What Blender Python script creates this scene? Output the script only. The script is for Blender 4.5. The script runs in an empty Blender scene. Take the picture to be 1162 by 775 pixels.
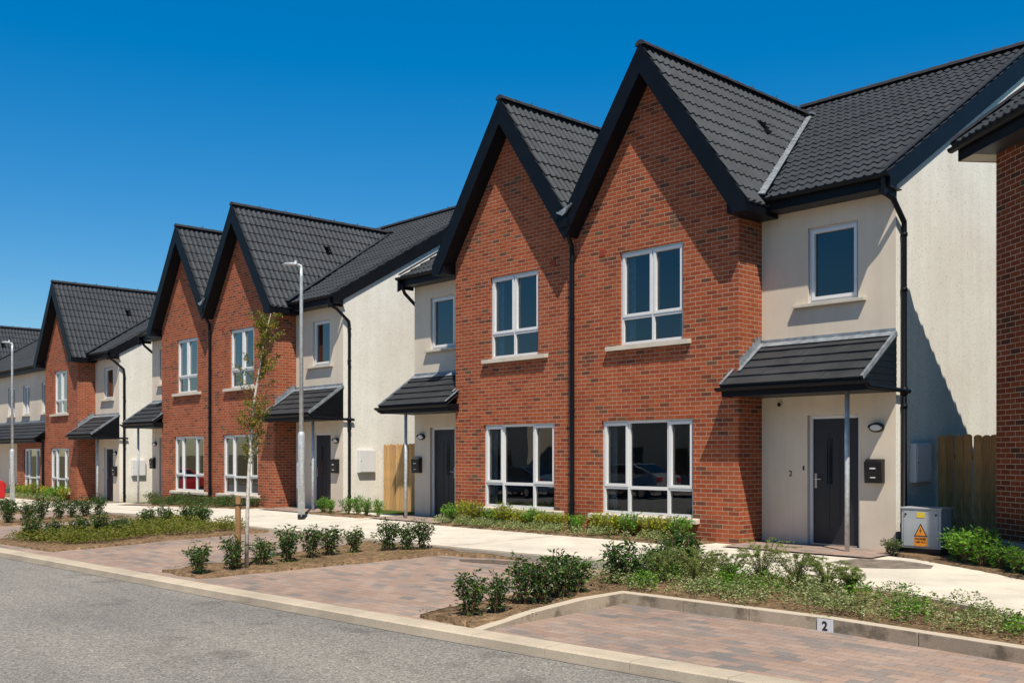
import bpy, bmesh, math, random
from mathutils import Vector, Matrix
from math import sin, cos, pi, radians, sqrt, atan2
random.seed(11)
SC = bpy.context.scene
COL = SC.collection

# ------------------------------------------------------------------ materials
def nmat(name):
    m = bpy.data.materials.new(name); m.use_nodes = True
    nt = m.node_tree; b = nt.nodes['Principled BSDF']
    return m, nt, b
def N(nt, t, **k):
    n = nt.nodes.new(t)
    for a, v in k.items(): setattr(n, a, v)
    return n
def L(nt, a, b): nt.links.new(a, b)
def ramp(nt, fac, stops, interp='LINEAR'):
    r = N(nt, 'ShaderNodeValToRGB'); r.color_ramp.interpolation = interp
    e = r.color_ramp.elements
    while len(e) < len(stops): e.new(0.5)
    for i, (p, c) in enumerate(stops):
        e[i].position = p; e[i].color = (c[0], c[1], c[2], 1)
    if fac is not None: L(nt, fac, r.inputs[0])
    return r
def noise(nt, vec, scale, detail=4, rough=.55):
    n = N(nt, 'ShaderNodeTexNoise'); n.inputs['Scale'].default_value = scale
    n.inputs['Detail'].default_value = detail; n.inputs['Roughness'].default_value = rough
    if vec is not None: L(nt, vec, n.inputs['Vector'])
    return n
def mixc(nt, fac, a, b, bt='MIX'):
    m = N(nt, 'ShaderNodeMix', data_type='RGBA', blend_type=bt)
    for s, v in ((m.inputs['Factor'], fac), (m.inputs['A'], a), (m.inputs['B'], b)):
        if hasattr(v, 'is_linked'): L(nt, v, s)
        elif isinstance(v, (int, float)): s.default_value = v
        else: s.default_value = (v[0], v[1], v[2], 1)
    return m.outputs['Result']
def maths(nt, op, a, b=None, clamp=False):
    m = N(nt, 'ShaderNodeMath', operation=op); m.use_clamp = clamp
    for i, v in enumerate((a, b)):
        if v is None: continue
        if hasattr(v, 'is_linked'): L(nt, v, m.inputs[i])
        else: m.inputs[i].default_value = v
    return m.outputs[0]
def bump(nt, b, h, strength=.3, dist=.01):
    n = N(nt, 'ShaderNodeBump'); n.inputs['Strength'].default_value = strength; n.inputs['Distance'].default_value = dist
    L(nt, h, n.inputs['Height']); L(nt, n.outputs[0], b.inputs['Normal']); return n
def objco(nt): return N(nt, 'ShaderNodeTexCoord').outputs['Object']
def plain(name, col, rough=.6, metal=0, var=.12, scale=6, bstr=.0, spec=.5, coord='Object'):
    m, nt, b = nmat(name)
    n = noise(nt, N(nt, 'ShaderNodeTexCoord').outputs[coord], scale, 6)
    r = ramp(nt, n.outputs['Fac'], [(.3, [c * (1 - var) for c in col]), (.7, [min(1, c * (1 + var)) for c in col])])
    L(nt, r.outputs[0], b.inputs['Base Color'])
    b.inputs['Roughness'].default_value = rough; b.inputs['Metallic'].default_value = metal
    b.inputs['Specular IOR Level'].default_value = spec
    if bstr: bump(nt, b, n.outputs['Fac'], bstr)
    return m
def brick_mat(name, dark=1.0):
    m, nt, b = nmat(name)
    co = objco(nt); sp = N(nt, 'ShaderNodeSeparateXYZ'); L(nt, co, sp.inputs[0])
    u = maths(nt, 'ADD', sp.outputs[0], sp.outputs[1])
    cb = N(nt, 'ShaderNodeCombineXYZ'); L(nt, u, cb.inputs[0]); L(nt, sp.outputs[2], cb.inputs[1])
    bt = N(nt, 'ShaderNodeTexBrick'); L(nt, cb.outputs[0], bt.inputs['Vector'])
    bt.inputs['Scale'].default_value = 1; bt.inputs['Brick Width'].default_value = .225; bt.inputs['Row Height'].default_value = .075
    bt.inputs['Mortar Size'].default_value = .0056; bt.inputs['Mortar Smooth'].default_value = .25; bt.inputs['Bias'].default_value = 0
    bt.inputs['Color1'].default_value = (0, 0, 0, 1); bt.inputs['Color2'].default_value = (1, 1, 1, 1)
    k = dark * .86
    patch = noise(nt, cb.outputs[0], .55, 3)
    v = maths(nt, 'ADD', bt.outputs['Color'], maths(nt, 'MULTIPLY', maths(nt, 'SUBTRACT', patch.outputs['Fac'], .5), .55))
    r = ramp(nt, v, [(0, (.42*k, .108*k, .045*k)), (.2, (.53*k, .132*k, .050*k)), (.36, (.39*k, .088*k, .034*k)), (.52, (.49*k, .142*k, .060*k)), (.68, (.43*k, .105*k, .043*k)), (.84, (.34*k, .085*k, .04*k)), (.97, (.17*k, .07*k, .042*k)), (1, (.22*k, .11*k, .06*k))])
    fine = noise(nt, co, 60, 4, .7)
    c = mixc(nt, .55, r.outputs[0], ramp(nt, fine.outputs['Fac'], [(.3, (.55, .5, .5)), (.7, (1.25, 1.2, 1.2))]).outputs[0], 'MULTIPLY')
    mort = ramp(nt, noise(nt, co, 3, 5).outputs['Fac'], [(.3, (.40, .28, .19)), (.7, (.60, .46, .34))])
    c2 = mixc(nt, bt.outputs['Fac'], c, mort.outputs[0])
    # faint weathering, darker toward the foot of the wall
    w = noise(nt, co, .8, 5)
    c3 = mixc(nt, .5, c2, ramp(nt, w.outputs['Fac'], [(.3, (.80, .79, .80)), (.65, (1.08, 1.05, 1.03))]).outputs[0], 'MULTIPLY')
    L(nt, c3, b.inputs['Base Color']); b.inputs['Roughness'].default_value = .88; b.inputs['Specular IOR Level'].default_value = .2
    h = maths(nt, 'SUBTRACT', maths(nt, 'MULTIPLY', fine.outputs['Fac'], .5), bt.outputs['Fac'])
    bump(nt, b, h, .7, .008)
    return m
def render_mat(name, col, rough_cast=False):
    m, nt, b = nmat(name); co = objco(nt)
    big = noise(nt, co, .7, 6, .6)
    mid = noise(nt, co, 9 if not rough_cast else 34, 6, .8)
    lo = [c * .88 for c in col]; hi = [min(1, c * 1.06) for c in col]
    r = ramp(nt, big.outputs['Fac'], [(.3, lo), (.7, hi)])
    c = r.outputs[0]
    # rain streaks under the eaves
    mp = N(nt, 'ShaderNodeMapping'); mp.inputs['Scale'].default_value = (5, 5, .35); L(nt, co, mp.inputs[0])
    st = noise(nt, mp.outputs[0], 1.0, 4)
    c = mixc(nt, .35, c, ramp(nt, st.outputs['Fac'], [(.35, (.86, .83, .80)), (.6, (1, 1, 1))]).outputs[0], 'MULTIPLY')
    if rough_cast:
        vo = N(nt, 'ShaderNodeTexVoronoi'); vo.inputs['Scale'].default_value = 75; L(nt, co, vo.inputs['Vector'])
        stones = ramp(nt, vo.outputs['Color'], [(0, (.50, .42, .35)), (.09, (.70, .62, .54)), (.18, (.98, .97, .95)), (1, (1.06, 1.05, 1.03))])
        c = mixc(nt, .95, c, stones.outputs[0], 'MULTIPLY')
        sp = ramp(nt, mid.outputs['Fac'], [(.33, (.66, .57, .48)), (.42, (1, 1, 1))])
        c = mixc(nt, .9, c, sp.outputs[0], 'MULTIPLY')
        bump(nt, b, maths(nt, 'ADD', maths(nt, 'MULTIPLY', vo.outputs['Distance'], .5), mid.outputs['Fac']), .4, .012)
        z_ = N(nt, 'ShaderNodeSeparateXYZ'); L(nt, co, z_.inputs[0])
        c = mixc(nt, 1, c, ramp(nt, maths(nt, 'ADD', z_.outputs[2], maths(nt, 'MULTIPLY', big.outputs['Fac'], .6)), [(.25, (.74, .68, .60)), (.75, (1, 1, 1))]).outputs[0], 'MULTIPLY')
    else:
        bump(nt, b, mid.outputs['Fac'], .15, .004)
    L(nt, c, b.inputs['Base Color']); b.inputs['Roughness'].default_value = .92; b.inputs['Specular IOR Level'].default_value = .15
    return m
def tile_mat(name, col):
    m, nt, b = nmat(name); co = objco(nt)
    vo = N(nt, 'ShaderNodeTexVoronoi'); vo.inputs['Scale'].default_value = 4.2; L(nt, co, vo.inputs['Vector'])
    n1 = noise(nt, co, 1.3, 5); n2 = noise(nt, co, 50, 4, .7)
    c = mixc(nt, .8, col, ramp(nt, n1.outputs['Fac'], [(.3, (.78, .78, .8)), (.7, (1.25, 1.22, 1.2))]).outputs[0], 'MULTIPLY')
    c = mixc(nt, .5, c, ramp(nt, vo.outputs['Color'], [(0, (.62, .62, .64)), (.85, (1.2, 1.2, 1.18)), (1, (1.6, 1.58, 1.5))]).outputs[0], 'MULTIPLY')
    c = mixc(nt, .7, c, ramp(nt, n2.outputs['Fac'], [(.3, (.7, .7, .72)), (.7, (1.3, 1.3, 1.28))]).outputs[0], 'MULTIPLY')
    L(nt, c, b.inputs['Base Color']); b.inputs['Roughness'].default_value = .62; b.inputs['Specular IOR Level'].default_value = .35
    bump(nt, b, n2.outputs['Fac'], .3, .004)
    return m
def glass_mat(name, tint=(.50, .58, .62)):
    m, nt, b = nmat(name); nt.nodes.remove(b)
    out = nt.nodes['Material Output']
    fr = N(nt, 'ShaderNodeFresnel'); fr.inputs['IOR'].default_value = 1.5
    f = maths(nt, 'MULTIPLY', fr.outputs[0], 2.3, True)
    tr = N(nt, 'ShaderNodeBsdfTransparent'); tr.inputs[0].default_value = (*tint, 1)
    gl = N(nt, 'ShaderNodeBsdfGlossy'); gl.inputs['Roughness'].default_value = .0; gl.inputs[0].default_value = (.95, .98, 1, 1)
    nb = N(nt, 'ShaderNodeBump'); nb.inputs['Strength'].default_value = .04; nb.inputs['Distance'].default_value = .02
    nn = noise(nt, objco(nt), 1.6, 2); L(nt, nn.outputs['Fac'], nb.inputs['Height']); L(nt, nb.outputs[0], gl.inputs['Normal'])
    mx = N(nt, 'ShaderNodeMixShader'); L(nt, f, mx.inputs[0]); L(nt, tr.outputs[0], mx.inputs[1]); L(nt, gl.outputs[0], mx.inputs[2])
    L(nt, mx.outputs[0], out.inputs[0]); return m
def leaf_mat(name, stops, rough=.4, trans=.25):
    m, nt, b = nmat(name)
    g = N(nt, 'ShaderNodeNewGeometry')
    r = ramp(nt, g.outputs['Random Per Island'], stops)
    oi = N(nt, 'ShaderNodeObjectInfo')
    hv = N(nt, 'ShaderNodeHueSaturation'); L(nt, r.outputs[0], hv.inputs['Color'])
    L(nt, maths(nt, 'ADD', maths(nt, 'MULTIPLY', oi.outputs['Random'], .35), .82), hv.inputs['Value'])
    L(nt, hv.outputs[0], b.inputs['Base Color'])
    b.inputs['Roughness'].default_value = rough; b.inputs['Specular IOR Level'].default_value = .45
    tb = N(nt, 'ShaderNodeBsdfTranslucent'); 
    tc = mixc(nt, 1.0, hv.outputs[0], (1.3, 1.7, .7), 'MULTIPLY'); L(nt, tc, tb.inputs[0])
    mx = N(nt, 'ShaderNodeMixShader'); mx.inputs[0].default_value = trans
    L(nt, b.outputs[0], mx.inputs[1]); L(nt, tb.outputs[0], mx.inputs[2]); L(nt, mx.outputs[0], nt.nodes['Material Output'].inputs[0])
    return m
def asphalt_mat():
    m, nt, b = nmat('asphalt'); co = objco(nt)
    big = noise(nt, co, .35, 6, .6)
    mp = N(nt, 'ShaderNodeMapping'); mp.inputs['Scale'].default_value = (.25, 1.6, 1); mp.inputs['Rotation'].default_value = (0, 0, radians(-3)); L(nt, co, mp.inputs[0])
    track = noise(nt, mp.outputs[0], .7, 4)
    vo = N(nt, 'ShaderNodeTexVoronoi'); vo.inputs['Scale'].default_value = 62; L(nt, co, vo.inputs['Vector'])
    sp = noise(nt, co, 38, 5, .8)
    c = ramp(nt, vo.outputs['Color'], [(0, (.13, .125, .12)), (.2, (.20, .19, .178)), (.55, (.29, .275, .252)), (.85, (.40, .38, .345)), (1, (.56, .53, .48))]).outputs[0]
    c = mixc(nt, .85, c, ramp(nt, sp.outputs['Fac'], [(.32, (.62, .62, .63)), (.5, (.96, .96, .96)), (.68, (1.32, 1.31, 1.28))]).outputs[0], 'MULTIPLY')
    c = mixc(nt, .8, c, ramp(nt, big.outputs['Fac'], [(.3, (.82, .82, .84)), (.7, (1.12, 1.11, 1.08))]).outputs[0], 'MULTIPLY')
    c = mixc(nt, .7, c, ramp(nt, track.outputs['Fac'], [(.35, (.82, .82, .83)), (.6, (1.12, 1.11, 1.09))]).outputs[0], 'MULTIPLY')
    ol = noise(nt, co, 1.7, 3, .4)
    c = mixc(nt, .8, c, ramp(nt, ol.outputs['Fac'], [(.60, (1, 1, 1)), (.70, (.72, .71, .70))]).outputs[0], 'MULTIPLY')
    L(nt, c, b.inputs['Base Color']); b.inputs['Roughness'].default_value = .85
    bump(nt, b, maths(nt, 'ADD', vo.outputs['Distance'], sp.outputs['Fac']), .6, .008)
    return m
def paver_mat(name, tone=1.0, blend=0.0):
    m, nt, b = nmat(name); co = objco(nt)
    bt = N(nt, 'ShaderNodeTexBrick'); L(nt, co, bt.inputs['Vector'])
    bt.inputs['Scale'].default_value = 1; bt.inputs['Brick Width'].default_value = .25; bt.inputs['Row Height'].default_value = .13
    bt.inputs['Mortar Size'].default_value = .004; bt.inputs['Mortar Smooth'].default_value = .5; bt.inputs['Bias'].default_value = 0
    bt.inputs['Color1'].default_value = (0, 0, 0, 1); bt.inputs['Color2'].default_value = (1, 1, 1, 1)
    big = noise(nt, co, 1.1, 4)
    v = maths(nt, 'ADD', bt.outputs['Color'], maths(nt, 'MULTIPLY', maths(nt, 'SUBTRACT', big.outputs['Fac'], .5), .45))
    t = tone
    r = ramp(nt, v, [(0, (.27*t, .25*t, .235*t)), (.16, (.36*t, .30*t, .265*t)), (.33, (.44*t, .325*t, .265*t)), (.55, (.51*t, .37*t, .295*t)), (.75, (.43*t, .295*t, .23*t)), (.9, (.50*t, .385*t, .315*t)), (1, (.37*t, .31*t, .28*t))])
    fine = noise(nt, co, 45, 5, .75)
    c = mixc(nt, .8, r.outputs[0], ramp(nt, fine.outputs['Fac'], [(.3, (.75, .75, .76)), (.7, (1.22, 1.2, 1.18))]).outputs[0], 'MULTIPLY')
    dirt = noise(nt, co, .5, 6, .65)
    c = mixc(nt, .9, c, ramp(nt, dirt.outputs['Fac'], [(.32, (.74, .74, .76)), (.6, (1.08, 1.07, 1.06))]).outputs[0], 'MULTIPLY')
    c = mixc(nt, bt.outputs['Fac'], c, (.20, .16, .13))
    L(nt, c, b.inputs['Base Color']); b.inputs['Roughness'].default_value = .85
    bump(nt, b, maths(nt, 'SUBTRACT', maths(nt, 'MULTIPLY', fine.outputs['Fac'], .4), bt.outputs['Fac']), .55, .006)
    return m
def concrete_mat(name, col, top=None, stains=.5):
    m, nt, b = nmat(name); co = objco(nt)
    n1 = noise(nt, co, 1.1, 8, .65); n2 = noise(nt, co, 70, 4, .7)
    c = mixc(nt, 1, col, ramp(nt, n1.outputs['Fac'], [(.3, (1 - .45*stains,) * 3), (.62, (1.08, 1.07, 1.05))]).outputs[0], 'MULTIPLY')
    c = mixc(nt, .8, c, ramp(nt, n2.outputs['Fac'], [(.3, (.78, .77, .75)), (.7, (1.15, 1.15, 1.15))]).outputs[0], 'MULTIPLY')
    n3 = noise(nt, co, 3.2, 5, .6)
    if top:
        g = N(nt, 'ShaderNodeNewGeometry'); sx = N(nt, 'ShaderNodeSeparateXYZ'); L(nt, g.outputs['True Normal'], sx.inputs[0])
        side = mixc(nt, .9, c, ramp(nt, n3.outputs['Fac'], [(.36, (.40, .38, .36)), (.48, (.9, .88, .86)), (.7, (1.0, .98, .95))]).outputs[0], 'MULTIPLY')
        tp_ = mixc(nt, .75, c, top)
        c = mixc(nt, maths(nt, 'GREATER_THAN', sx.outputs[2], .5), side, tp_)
    L(nt, c, b.inputs['Base Color']); b.inputs['Roughness'].default_value = .9; b.inputs['Specular IOR Level'].default_value = .2
    bump(nt, b, n2.outputs['Fac'], .35, .004); return m
def soil_mat(name='soil', col=(.24, .165, .10)):
    m, nt, b = nmat(name); co = objco(nt)
    n1 = noise(nt, co, 9, 8, .75); n2 = noise(nt, co, 1.5, 4); vo = N(nt, 'ShaderNodeTexVoronoi'); vo.inputs['Scale'].default_value = 28; L(nt, co, vo.inputs['Vector'])
    c = ramp(nt, n1.outputs['Fac'], [(.3, [x * .35 for x in col]), (.5, col), (.72, [x * 1.7 for x in col])]).outputs[0]
    c = mixc(nt, .6, c, ramp(nt, vo.outputs['Color'], [(0, (.5, .5, .5)), (.7, (1.1, 1.05, 1)), (1, (1.9, 1.8, 1.6))]).outputs[0], 'MULTIPLY')
    c = mixc(nt, .5, c, ramp(nt, n2.outputs['Fac'], [(.35, (.7, .7, .7)), (.65, (1.2, 1.15, 1.1))]).outputs[0], 'MULTIPLY')
    L(nt, c, b.inputs['Base Color']); b.inputs['Roughness'].default_value = .95; b.inputs['Specular IOR Level'].default_value = .1
    bump(nt, b, n1.outputs['Fac'], 1, .03); return m
def wood_mat(name, col):
    m, nt, b = nmat(name); co = objco(nt)
    mp = N(nt, 'ShaderNodeMapping'); mp.inputs['Scale'].default_value = (14, 14, 1.2); L(nt, co, mp.inputs[0])
    n = noise(nt, mp.outputs[0], 2.2, 6, .65)
    oi = N(nt, 'ShaderNodeObjectInfo')
    c = ramp(nt, n.outputs['Fac'], [(.28, [x * .55 for x in col]), (.5, col), (.72, [min(1, x * 1.3) for x in col])]).outputs[0]
    hv = N(nt, 'ShaderNodeHueSaturation'); L(nt, c, hv.inputs['Color']); L(nt, maths(nt, 'ADD', maths(nt, 'MULTIPLY', oi.outputs['Random'], .4), .8), hv.inputs['Value'])
    L(nt, hv.outputs[0], b.inputs['Base Color']); b.inputs['Roughness'].default_value = .8; bump(nt, b, n.outputs['Fac'], .4, .006); return m

M = dict(
 brick=brick_mat('red_facing_brick'),
 brick_shade=brick_mat('brick_painted_shade', .55),  # same brick darkened: the neighbour wall's shade is put into its colour
 render=render_mat('cream_render', (.76, .66, .53)),
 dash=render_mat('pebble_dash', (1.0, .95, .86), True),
 tile=tile_mat('charcoal_roof_tile', (.036, .043, .052)),
 slate=tile_mat('flat_dark_slate', (.040, .043, .047)),
 ridge=plain('ridge_tile', (.035, .037, .042), .6, var=.25, scale=12),
 black=plain('black_pvc', (.004, .005, .008), .5, var=.3, scale=4, spec=.22),
 soffit=plain('dark_soffit', (.02, .021, .024), .55, var=.2),
 upvc=plain('white_upvc', (.80, .80, .79), .32, var=.03, scale=3),
 glass=glass_mat('window_glass'),
 sill=concrete_mat('concrete_sill', (.68, .62, .52), stains=.45),
 lead=plain('lead_flashing', (.27, .30, .33), .5, metal=.2, var=.4, scale=9, bstr=.4),
 galv=plain('galvanised_steel', (.60, .64, .66), .45, metal=.3, var=.22, scale=14),
 door=plain('anthracite_door', (.018, .020, .026), .45, var=.1),
 steel=plain('brushed_steel', (.6, .6, .6), .28, metal=1, var=.08),
 blackmetal=plain('black_metal', (.008, .008, .009), .35, var=.2),
 opal=plain('opal_lens', (.75, .75, .74), .3, var=.03),
 room=plain('room_plaster', (.72, .70, .66), .9, var=.08, scale=1),
 curtain=plain('curtain_cloth', (.78, .77, .75), .9, var=.2, scale=12),
 asphalt=asphalt_mat(),
 paver=paver_mat('block_paving', .90),
 kerb=concrete_mat('kerb_concrete', (.60, .52, .41), stains=.55),
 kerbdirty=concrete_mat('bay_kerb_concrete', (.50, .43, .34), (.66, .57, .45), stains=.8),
 path=concrete_mat('bright_path_concrete', (.77, .715, .62), stains=.5),
 channel=concrete_mat('channel_concrete', (.34, .30, .25), stains=1.0),
 soil=soil_mat(),
 earth=soil_mat('distant_earth', (.16, .14, .08)),
 lawn=soil_mat('rear_lawn', (.07, .11, .03)),
 wood_new=wood_mat('new_timber', (.66, .38, .15)),
 wood_old=wood_mat('brown_timber', (.72, .34, .11)),
 bark=plain('white_bark', (.60, .55, .47), .8, var=.35, scale=22, bstr=.3),
 stem=plain('woody_stem', (.16, .10, .055), .85, var=.3, scale=20),
 cab=plain('cabinet_grey', (.46, .49, .50), .5, metal=.1, var=.1, scale=5),
 yellow=plain('warning_yellow', (.82, .60, .05), .5, var=.05),
 orange=plain('warning_orange', (.90, .32, .03), .5, var=.05),
 ink=plain('black_ink', (.012, .012, .012), .5, var=.05),
 plate=plain('white_plate', (.78, .80, .82), .4, var=.03),
 redp=plain('red_car_paint', (.50, .02, .02), .25, var=.05, spec=.6),
 tyre=plain('tyre_rubber', (.015, .015, .015), .8, var=.2),
 carglass=plain('car_glass', (.01, .012, .015), .06, var=.05, spec=.8),
 redlamp=plain('tail_lamp', (.6, .02, .02), .15, var=.05),
 tar=plain('dark_patch_tarmac', (.13, .10, .08), .9, var=.5, scale=14, bstr=.6),
 oldtar=plain('old_patch_tarmac', (.22, .18, .145), .9, var=.45, scale=9, bstr=.6),
 iron=plain('cast_iron', (.10, .09, .085), .6, metal=.3, var=.3, scale=30, bstr=.4),
 leaf_dark=leaf_mat('laurel_leaf', [(0, (.012, .035, .008)), (.4, (.035, .085, .016)), (.75, (.075, .15, .025)), (1, (.20, .29, .07))], .36, .22),
 leaf_bright=leaf_mat('bright_laurel_leaf', [(0, (.05, .14, .012)), (.5, (.13, .30, .025)), (1, (.30, .48, .07))], .34, .3),
 leaf_yellow=leaf_mat('golden_leaf', [(0, (.08, .15, .015)), (.35, (.22, .28, .02)), (.70, (.40, .40, .03)), (.94, (.66, .56, .04)), (1, (.55, .25, .05))], .45, .3),
 leaf_grey=leaf_mat('variegated_leaf', [(0, (.08, .12, .03)), (.45, (.20, .25, .08)), (.8, (.40, .43, .19)), (1, (.58, .56, .34))], .5, .2),
 leaf_olive=leaf_mat('olive_ground_leaf', [(0, (.10, .13, .02)), (.5, (.22, .25, .035)), (.85, (.36, .35, .05)), (1, (.38, .26, .06))], .5, .25),
 leaf_red=leaf_mat('mixed_low_leaf', [(0, (.03, .08, .015)), (.6, (.07, .15, .03)), (.85, (.12, .19, .04)), (1, (.30, .07, .04))], .45, .2),
 leaf_feather=leaf_mat('feathery_leaf', [(0, (.10, .14, .03)), (.6, (.22, .28, .07)), (1, (.40, .42, .15))], .5, .3),
 leaf_birch=leaf_mat('young_tree_leaf', [(0, (.07, .09, .015)), (.45, (.16, .17, .025)), (.75, (.30, .27, .04)), (1, (.46, .25, .05))], .45, .35),
)

# ------------------------------------------------------------------ mesh builder
class MB:
    def __init__(s): s.v = []; s.f = []; s.sm = False
    def poly(s, pts):
        i = len(s.v); s.v += [tuple(p) for p in pts]; s.f.append(tuple(range(i, i + len(pts)))); return s
    def box(s, x0, x1, y0, y1, z0, z1):
        i = len(s.v)
        if x0 > x1: x0, x1 = x1, x0
        s.v += [(x0,y0,z0),(x1,y0,z0),(x1,y1,z0),(x0,y1,z0),(x0,y0,z1),(x1,y0,z1),(x1,y1,z1),(x0,y1,z1)]
        for f in ((0,3,2,1),(4,5,6,7),(0,1,5,4),(1,2,6,5),(2,3,7,6),(3,0,4,7)): s.f.append(tuple(i + k for k in f))
        return s
    def prism(s, pts, d):
        """pts: polygon of 3D points, d: extrusion vector"""
        n = len(pts); i = len(s.v)
        s.v += [tuple(p) for p in pts] + [(p[0]+d[0], p[1]+d[1], p[2]+d[2]) for p in pts]
        s.f.append(tuple(range(i + n - 1, i - 1, -1))); s.f.append(tuple(range(i + n, i + 2*n)))
        for k in range(n): s.f.append((i + k, i + (k+1) % n, i + n + (k+1) % n, i + n + k))
        return s
    def tube(s, path, r, seg=10, cap=True):
        path = [Vector(p) for p in path]; i0 = len(s.v); n = len(path)
        rr = r if isinstance(r, (list, tuple)) else [r] * n
        t = (path[1] - path[0]).normalized(); up = Vector((0, 0, 1)) if abs(t.z) < .9 else Vector((1, 0, 0))
        a = t.cross(up).normalized()
        for k in range(n):
            t = (path[min(k+1, n-1)] - path[max(k-1, 0)]).normalized()
            a = (a - t * a.dot(t)).normalized(); b = t.cross(a)
            for j in range(seg):
                w = 2*pi*j/seg; p = path[k] + (a*cos(w) + b*sin(w)) * rr[k]; s.v.append(tuple(p))
        for k in range(n-1):
            for j in range(seg):
                A = i0 + k*seg + j; B = i0 + k*seg + (j+1) % seg
                s.f.append((A, B, B + seg, A + seg))
        if cap:
            s.f.append(tuple(i0 + j for j in range(seg))[::-1]); s.f.append(tuple(i0 + (n-1)*seg + j for j in range(seg)))
        return s
    def build(s, name, mat, parent=None, mx=1, smooth=False, bevel=0, loc=None, rz=None):
        v = s.v if mx == 1 else [(-a, b, c) for a, b, c in s.v]
        f = s.f if mx == 1 else [t[::-1] for t in s.f]
        me = bpy.data.meshes.new(name); me.from_pydata(v, [], f); me.update()
        me.materials.append(M[mat] if isinstance(mat, str) else mat)
        if smooth: me.polygons.foreach_set('use_smooth', [True] * len(me.polygons))
        o = bpy.data.objects.new(name, me); COL.objects.link(o)
        if parent is not None: o.parent = parent
        if loc is not None: o.location = loc
        if rz is not None: o.rotation_euler = (0, 0, rz)
        if bevel:
            b = o.modifiers.new('edge', 'BEVEL'); b.width = bevel; b.segments = 2; b.limit_method = 'ANGLE'
        return o
def empty(name, loc=(0, 0, 0), rz=0):
    o = bpy.data.objects.new(name, None); COL.objects.link(o); o.location = loc; o.rotation_euler = (0, 0, rz); o.empty_display_size = .3; return o
def tag(o, label=None, cat=None, group=None, kind=None):
    if label: o['label'] = label
    if cat: o['category'] = cat
    if group: o['group'] = group
    if kind: o['kind'] = kind
    return o
def children(o): return [c for c in list(bpy.data.objects) if c.parent == o]
def copy_tree(o, parent=None, kids=None):
    if kids is None:
        kids = {}
        for c in bpy.data.objects:
            if c.parent: kids.setdefault(c.parent.name, []).append(c)
    c = o.copy(); COL.objects.link(c)
    if parent is not None: c.parent = parent
    for ch in kids.get(o.name, []): copy_tree(ch, c, kids)
    return c
def text_mesh(name, txt, size, mat, parent, loc, rot, bold=0.0, extrude=.001):
    cu = bpy.data.curves.new('lettering', 'FONT'); cu.body = txt; cu.size = size; cu.extrude = extrude; cu.offset = bold
    cu.align_x = 'CENTER'; cu.align_y = 'CENTER'
    t = bpy.data.objects.new('lettering', cu); COL.objects.link(t)
    bpy.context.view_layer.update()
    me = bpy.data.meshes.new_from_object(t.evaluated_get(bpy.context.evaluated_depsgraph_get()))
    bpy.data.objects.remove(t); bpy.data.curves.remove(cu)
    me.materials.clear(); me.materials.append(M[mat])
    o = bpy.data.objects.new(name, me); COL.objects.link(o); o.parent = parent; o.location = loc; o.rotation_euler = rot
    return o

# ------------------------------------------------------------------ ground shape
def sstep(t): t = max(0., min(1., t)); return t*t*(3-2*t)
def drop(x): return -.33 * sstep((-24 - x) / 16)
KP = [(-70,2.4),(-40,4.2),(-30,4.85),(-19.14,5.41),(-16.2,5.6),(-12.36,5.82),(-9.66,6.02),(-7.93,6.14),(-6.14,6.30),(-4.74,6.43),(-2,6.66),(3,6.95),(30,8.5)]
def kerbY(x):
    for (a, b), (c, d) in zip(KP, KP[1:]):
        if a <= x <= c: return b + (d-b) * (x-a) / (c-a)
    return KP[-1][1] if x > 0 else KP[0][1]
def zbay(x, y): return -.25 + .024 * (max(y, 6.3) - 6.3) * (1 if x < -7.6 else .4) + drop(x)
def zpath(x, y): return -.068 + .05 * sstep((y - 11.2) / 3.2) + drop(x)
def zroad(x, y): return -.305 + drop(x) - .012 * max(0, kerbY(x) - y) * .0
def fnoise(x, y, a, sc):
    return a * (sin(x*sc*1.7 + 1.3) * cos(y*sc*2.1 + .4) + .6*sin(x*sc*4.3 + y*sc*3.1) + .4*sin(y*sc*8.7 - x*sc*6.1 + 2))
def sheet(name, pts, zf, mat, step=1.0, kind='structure', skirt=0, noisez=0, nscale=3):
    bm = bmesh.new()
    f = bm.faces.new([bm.verts.new((p[0], p[1], 0)) for p in pts])
    xs = [p[0] for p in pts]; ys = [p[1] for p in pts]
    def cut(axis, lo, hi):
        k = math.floor(lo/step) + 1
        while k*step < hi:
            co = [0, 0, 0]; co[axis] = k*step; no = [0, 0, 0]; no[axis] = 1
            bmesh.ops.bisect_plane(bm, geom=bm.verts[:] + bm.edges[:] + bm.faces[:], plane_co=co, plane_no=no); k += 1
    cut(0, min(xs), max(xs)); cut(1, min(ys), max(ys))
    bmesh.ops.triangulate(bm, faces=bm.faces[:])
    be = set()
    for e in bm.edges:
        if e.is_boundary: be.update((e.verts[0].index, e.verts[1].index))
    for v in bm.verts:
        v.co.z = zf(v.co.x, v.co.y)
        if noisez: v.co.z += (fnoise(v.co.x, v.co.y, noisez, nscale))
    if skirt:
        bes = [e for e in bm.edges if e.is_boundary]
        r = bmesh.ops.extrude_edge_only(bm, edges=bes)
        for v in r['geom']:
            if isinstance(v, bmesh.types.BMVert): v.co.z -= skirt
    bmesh.ops.recalc_face_normals(bm, faces=bm.faces[:])
    me = bpy.data.meshes.new(name); bm.to_mesh(me); bm.free(); me.materials.append(M[mat])
    if noisez: me.polygons.foreach_set('use_smooth', [True]*len(me.polygons))
    o = bpy.data.objects.new(name, me); COL.objects.link(o); tag(o, kind=kind); return o

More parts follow.
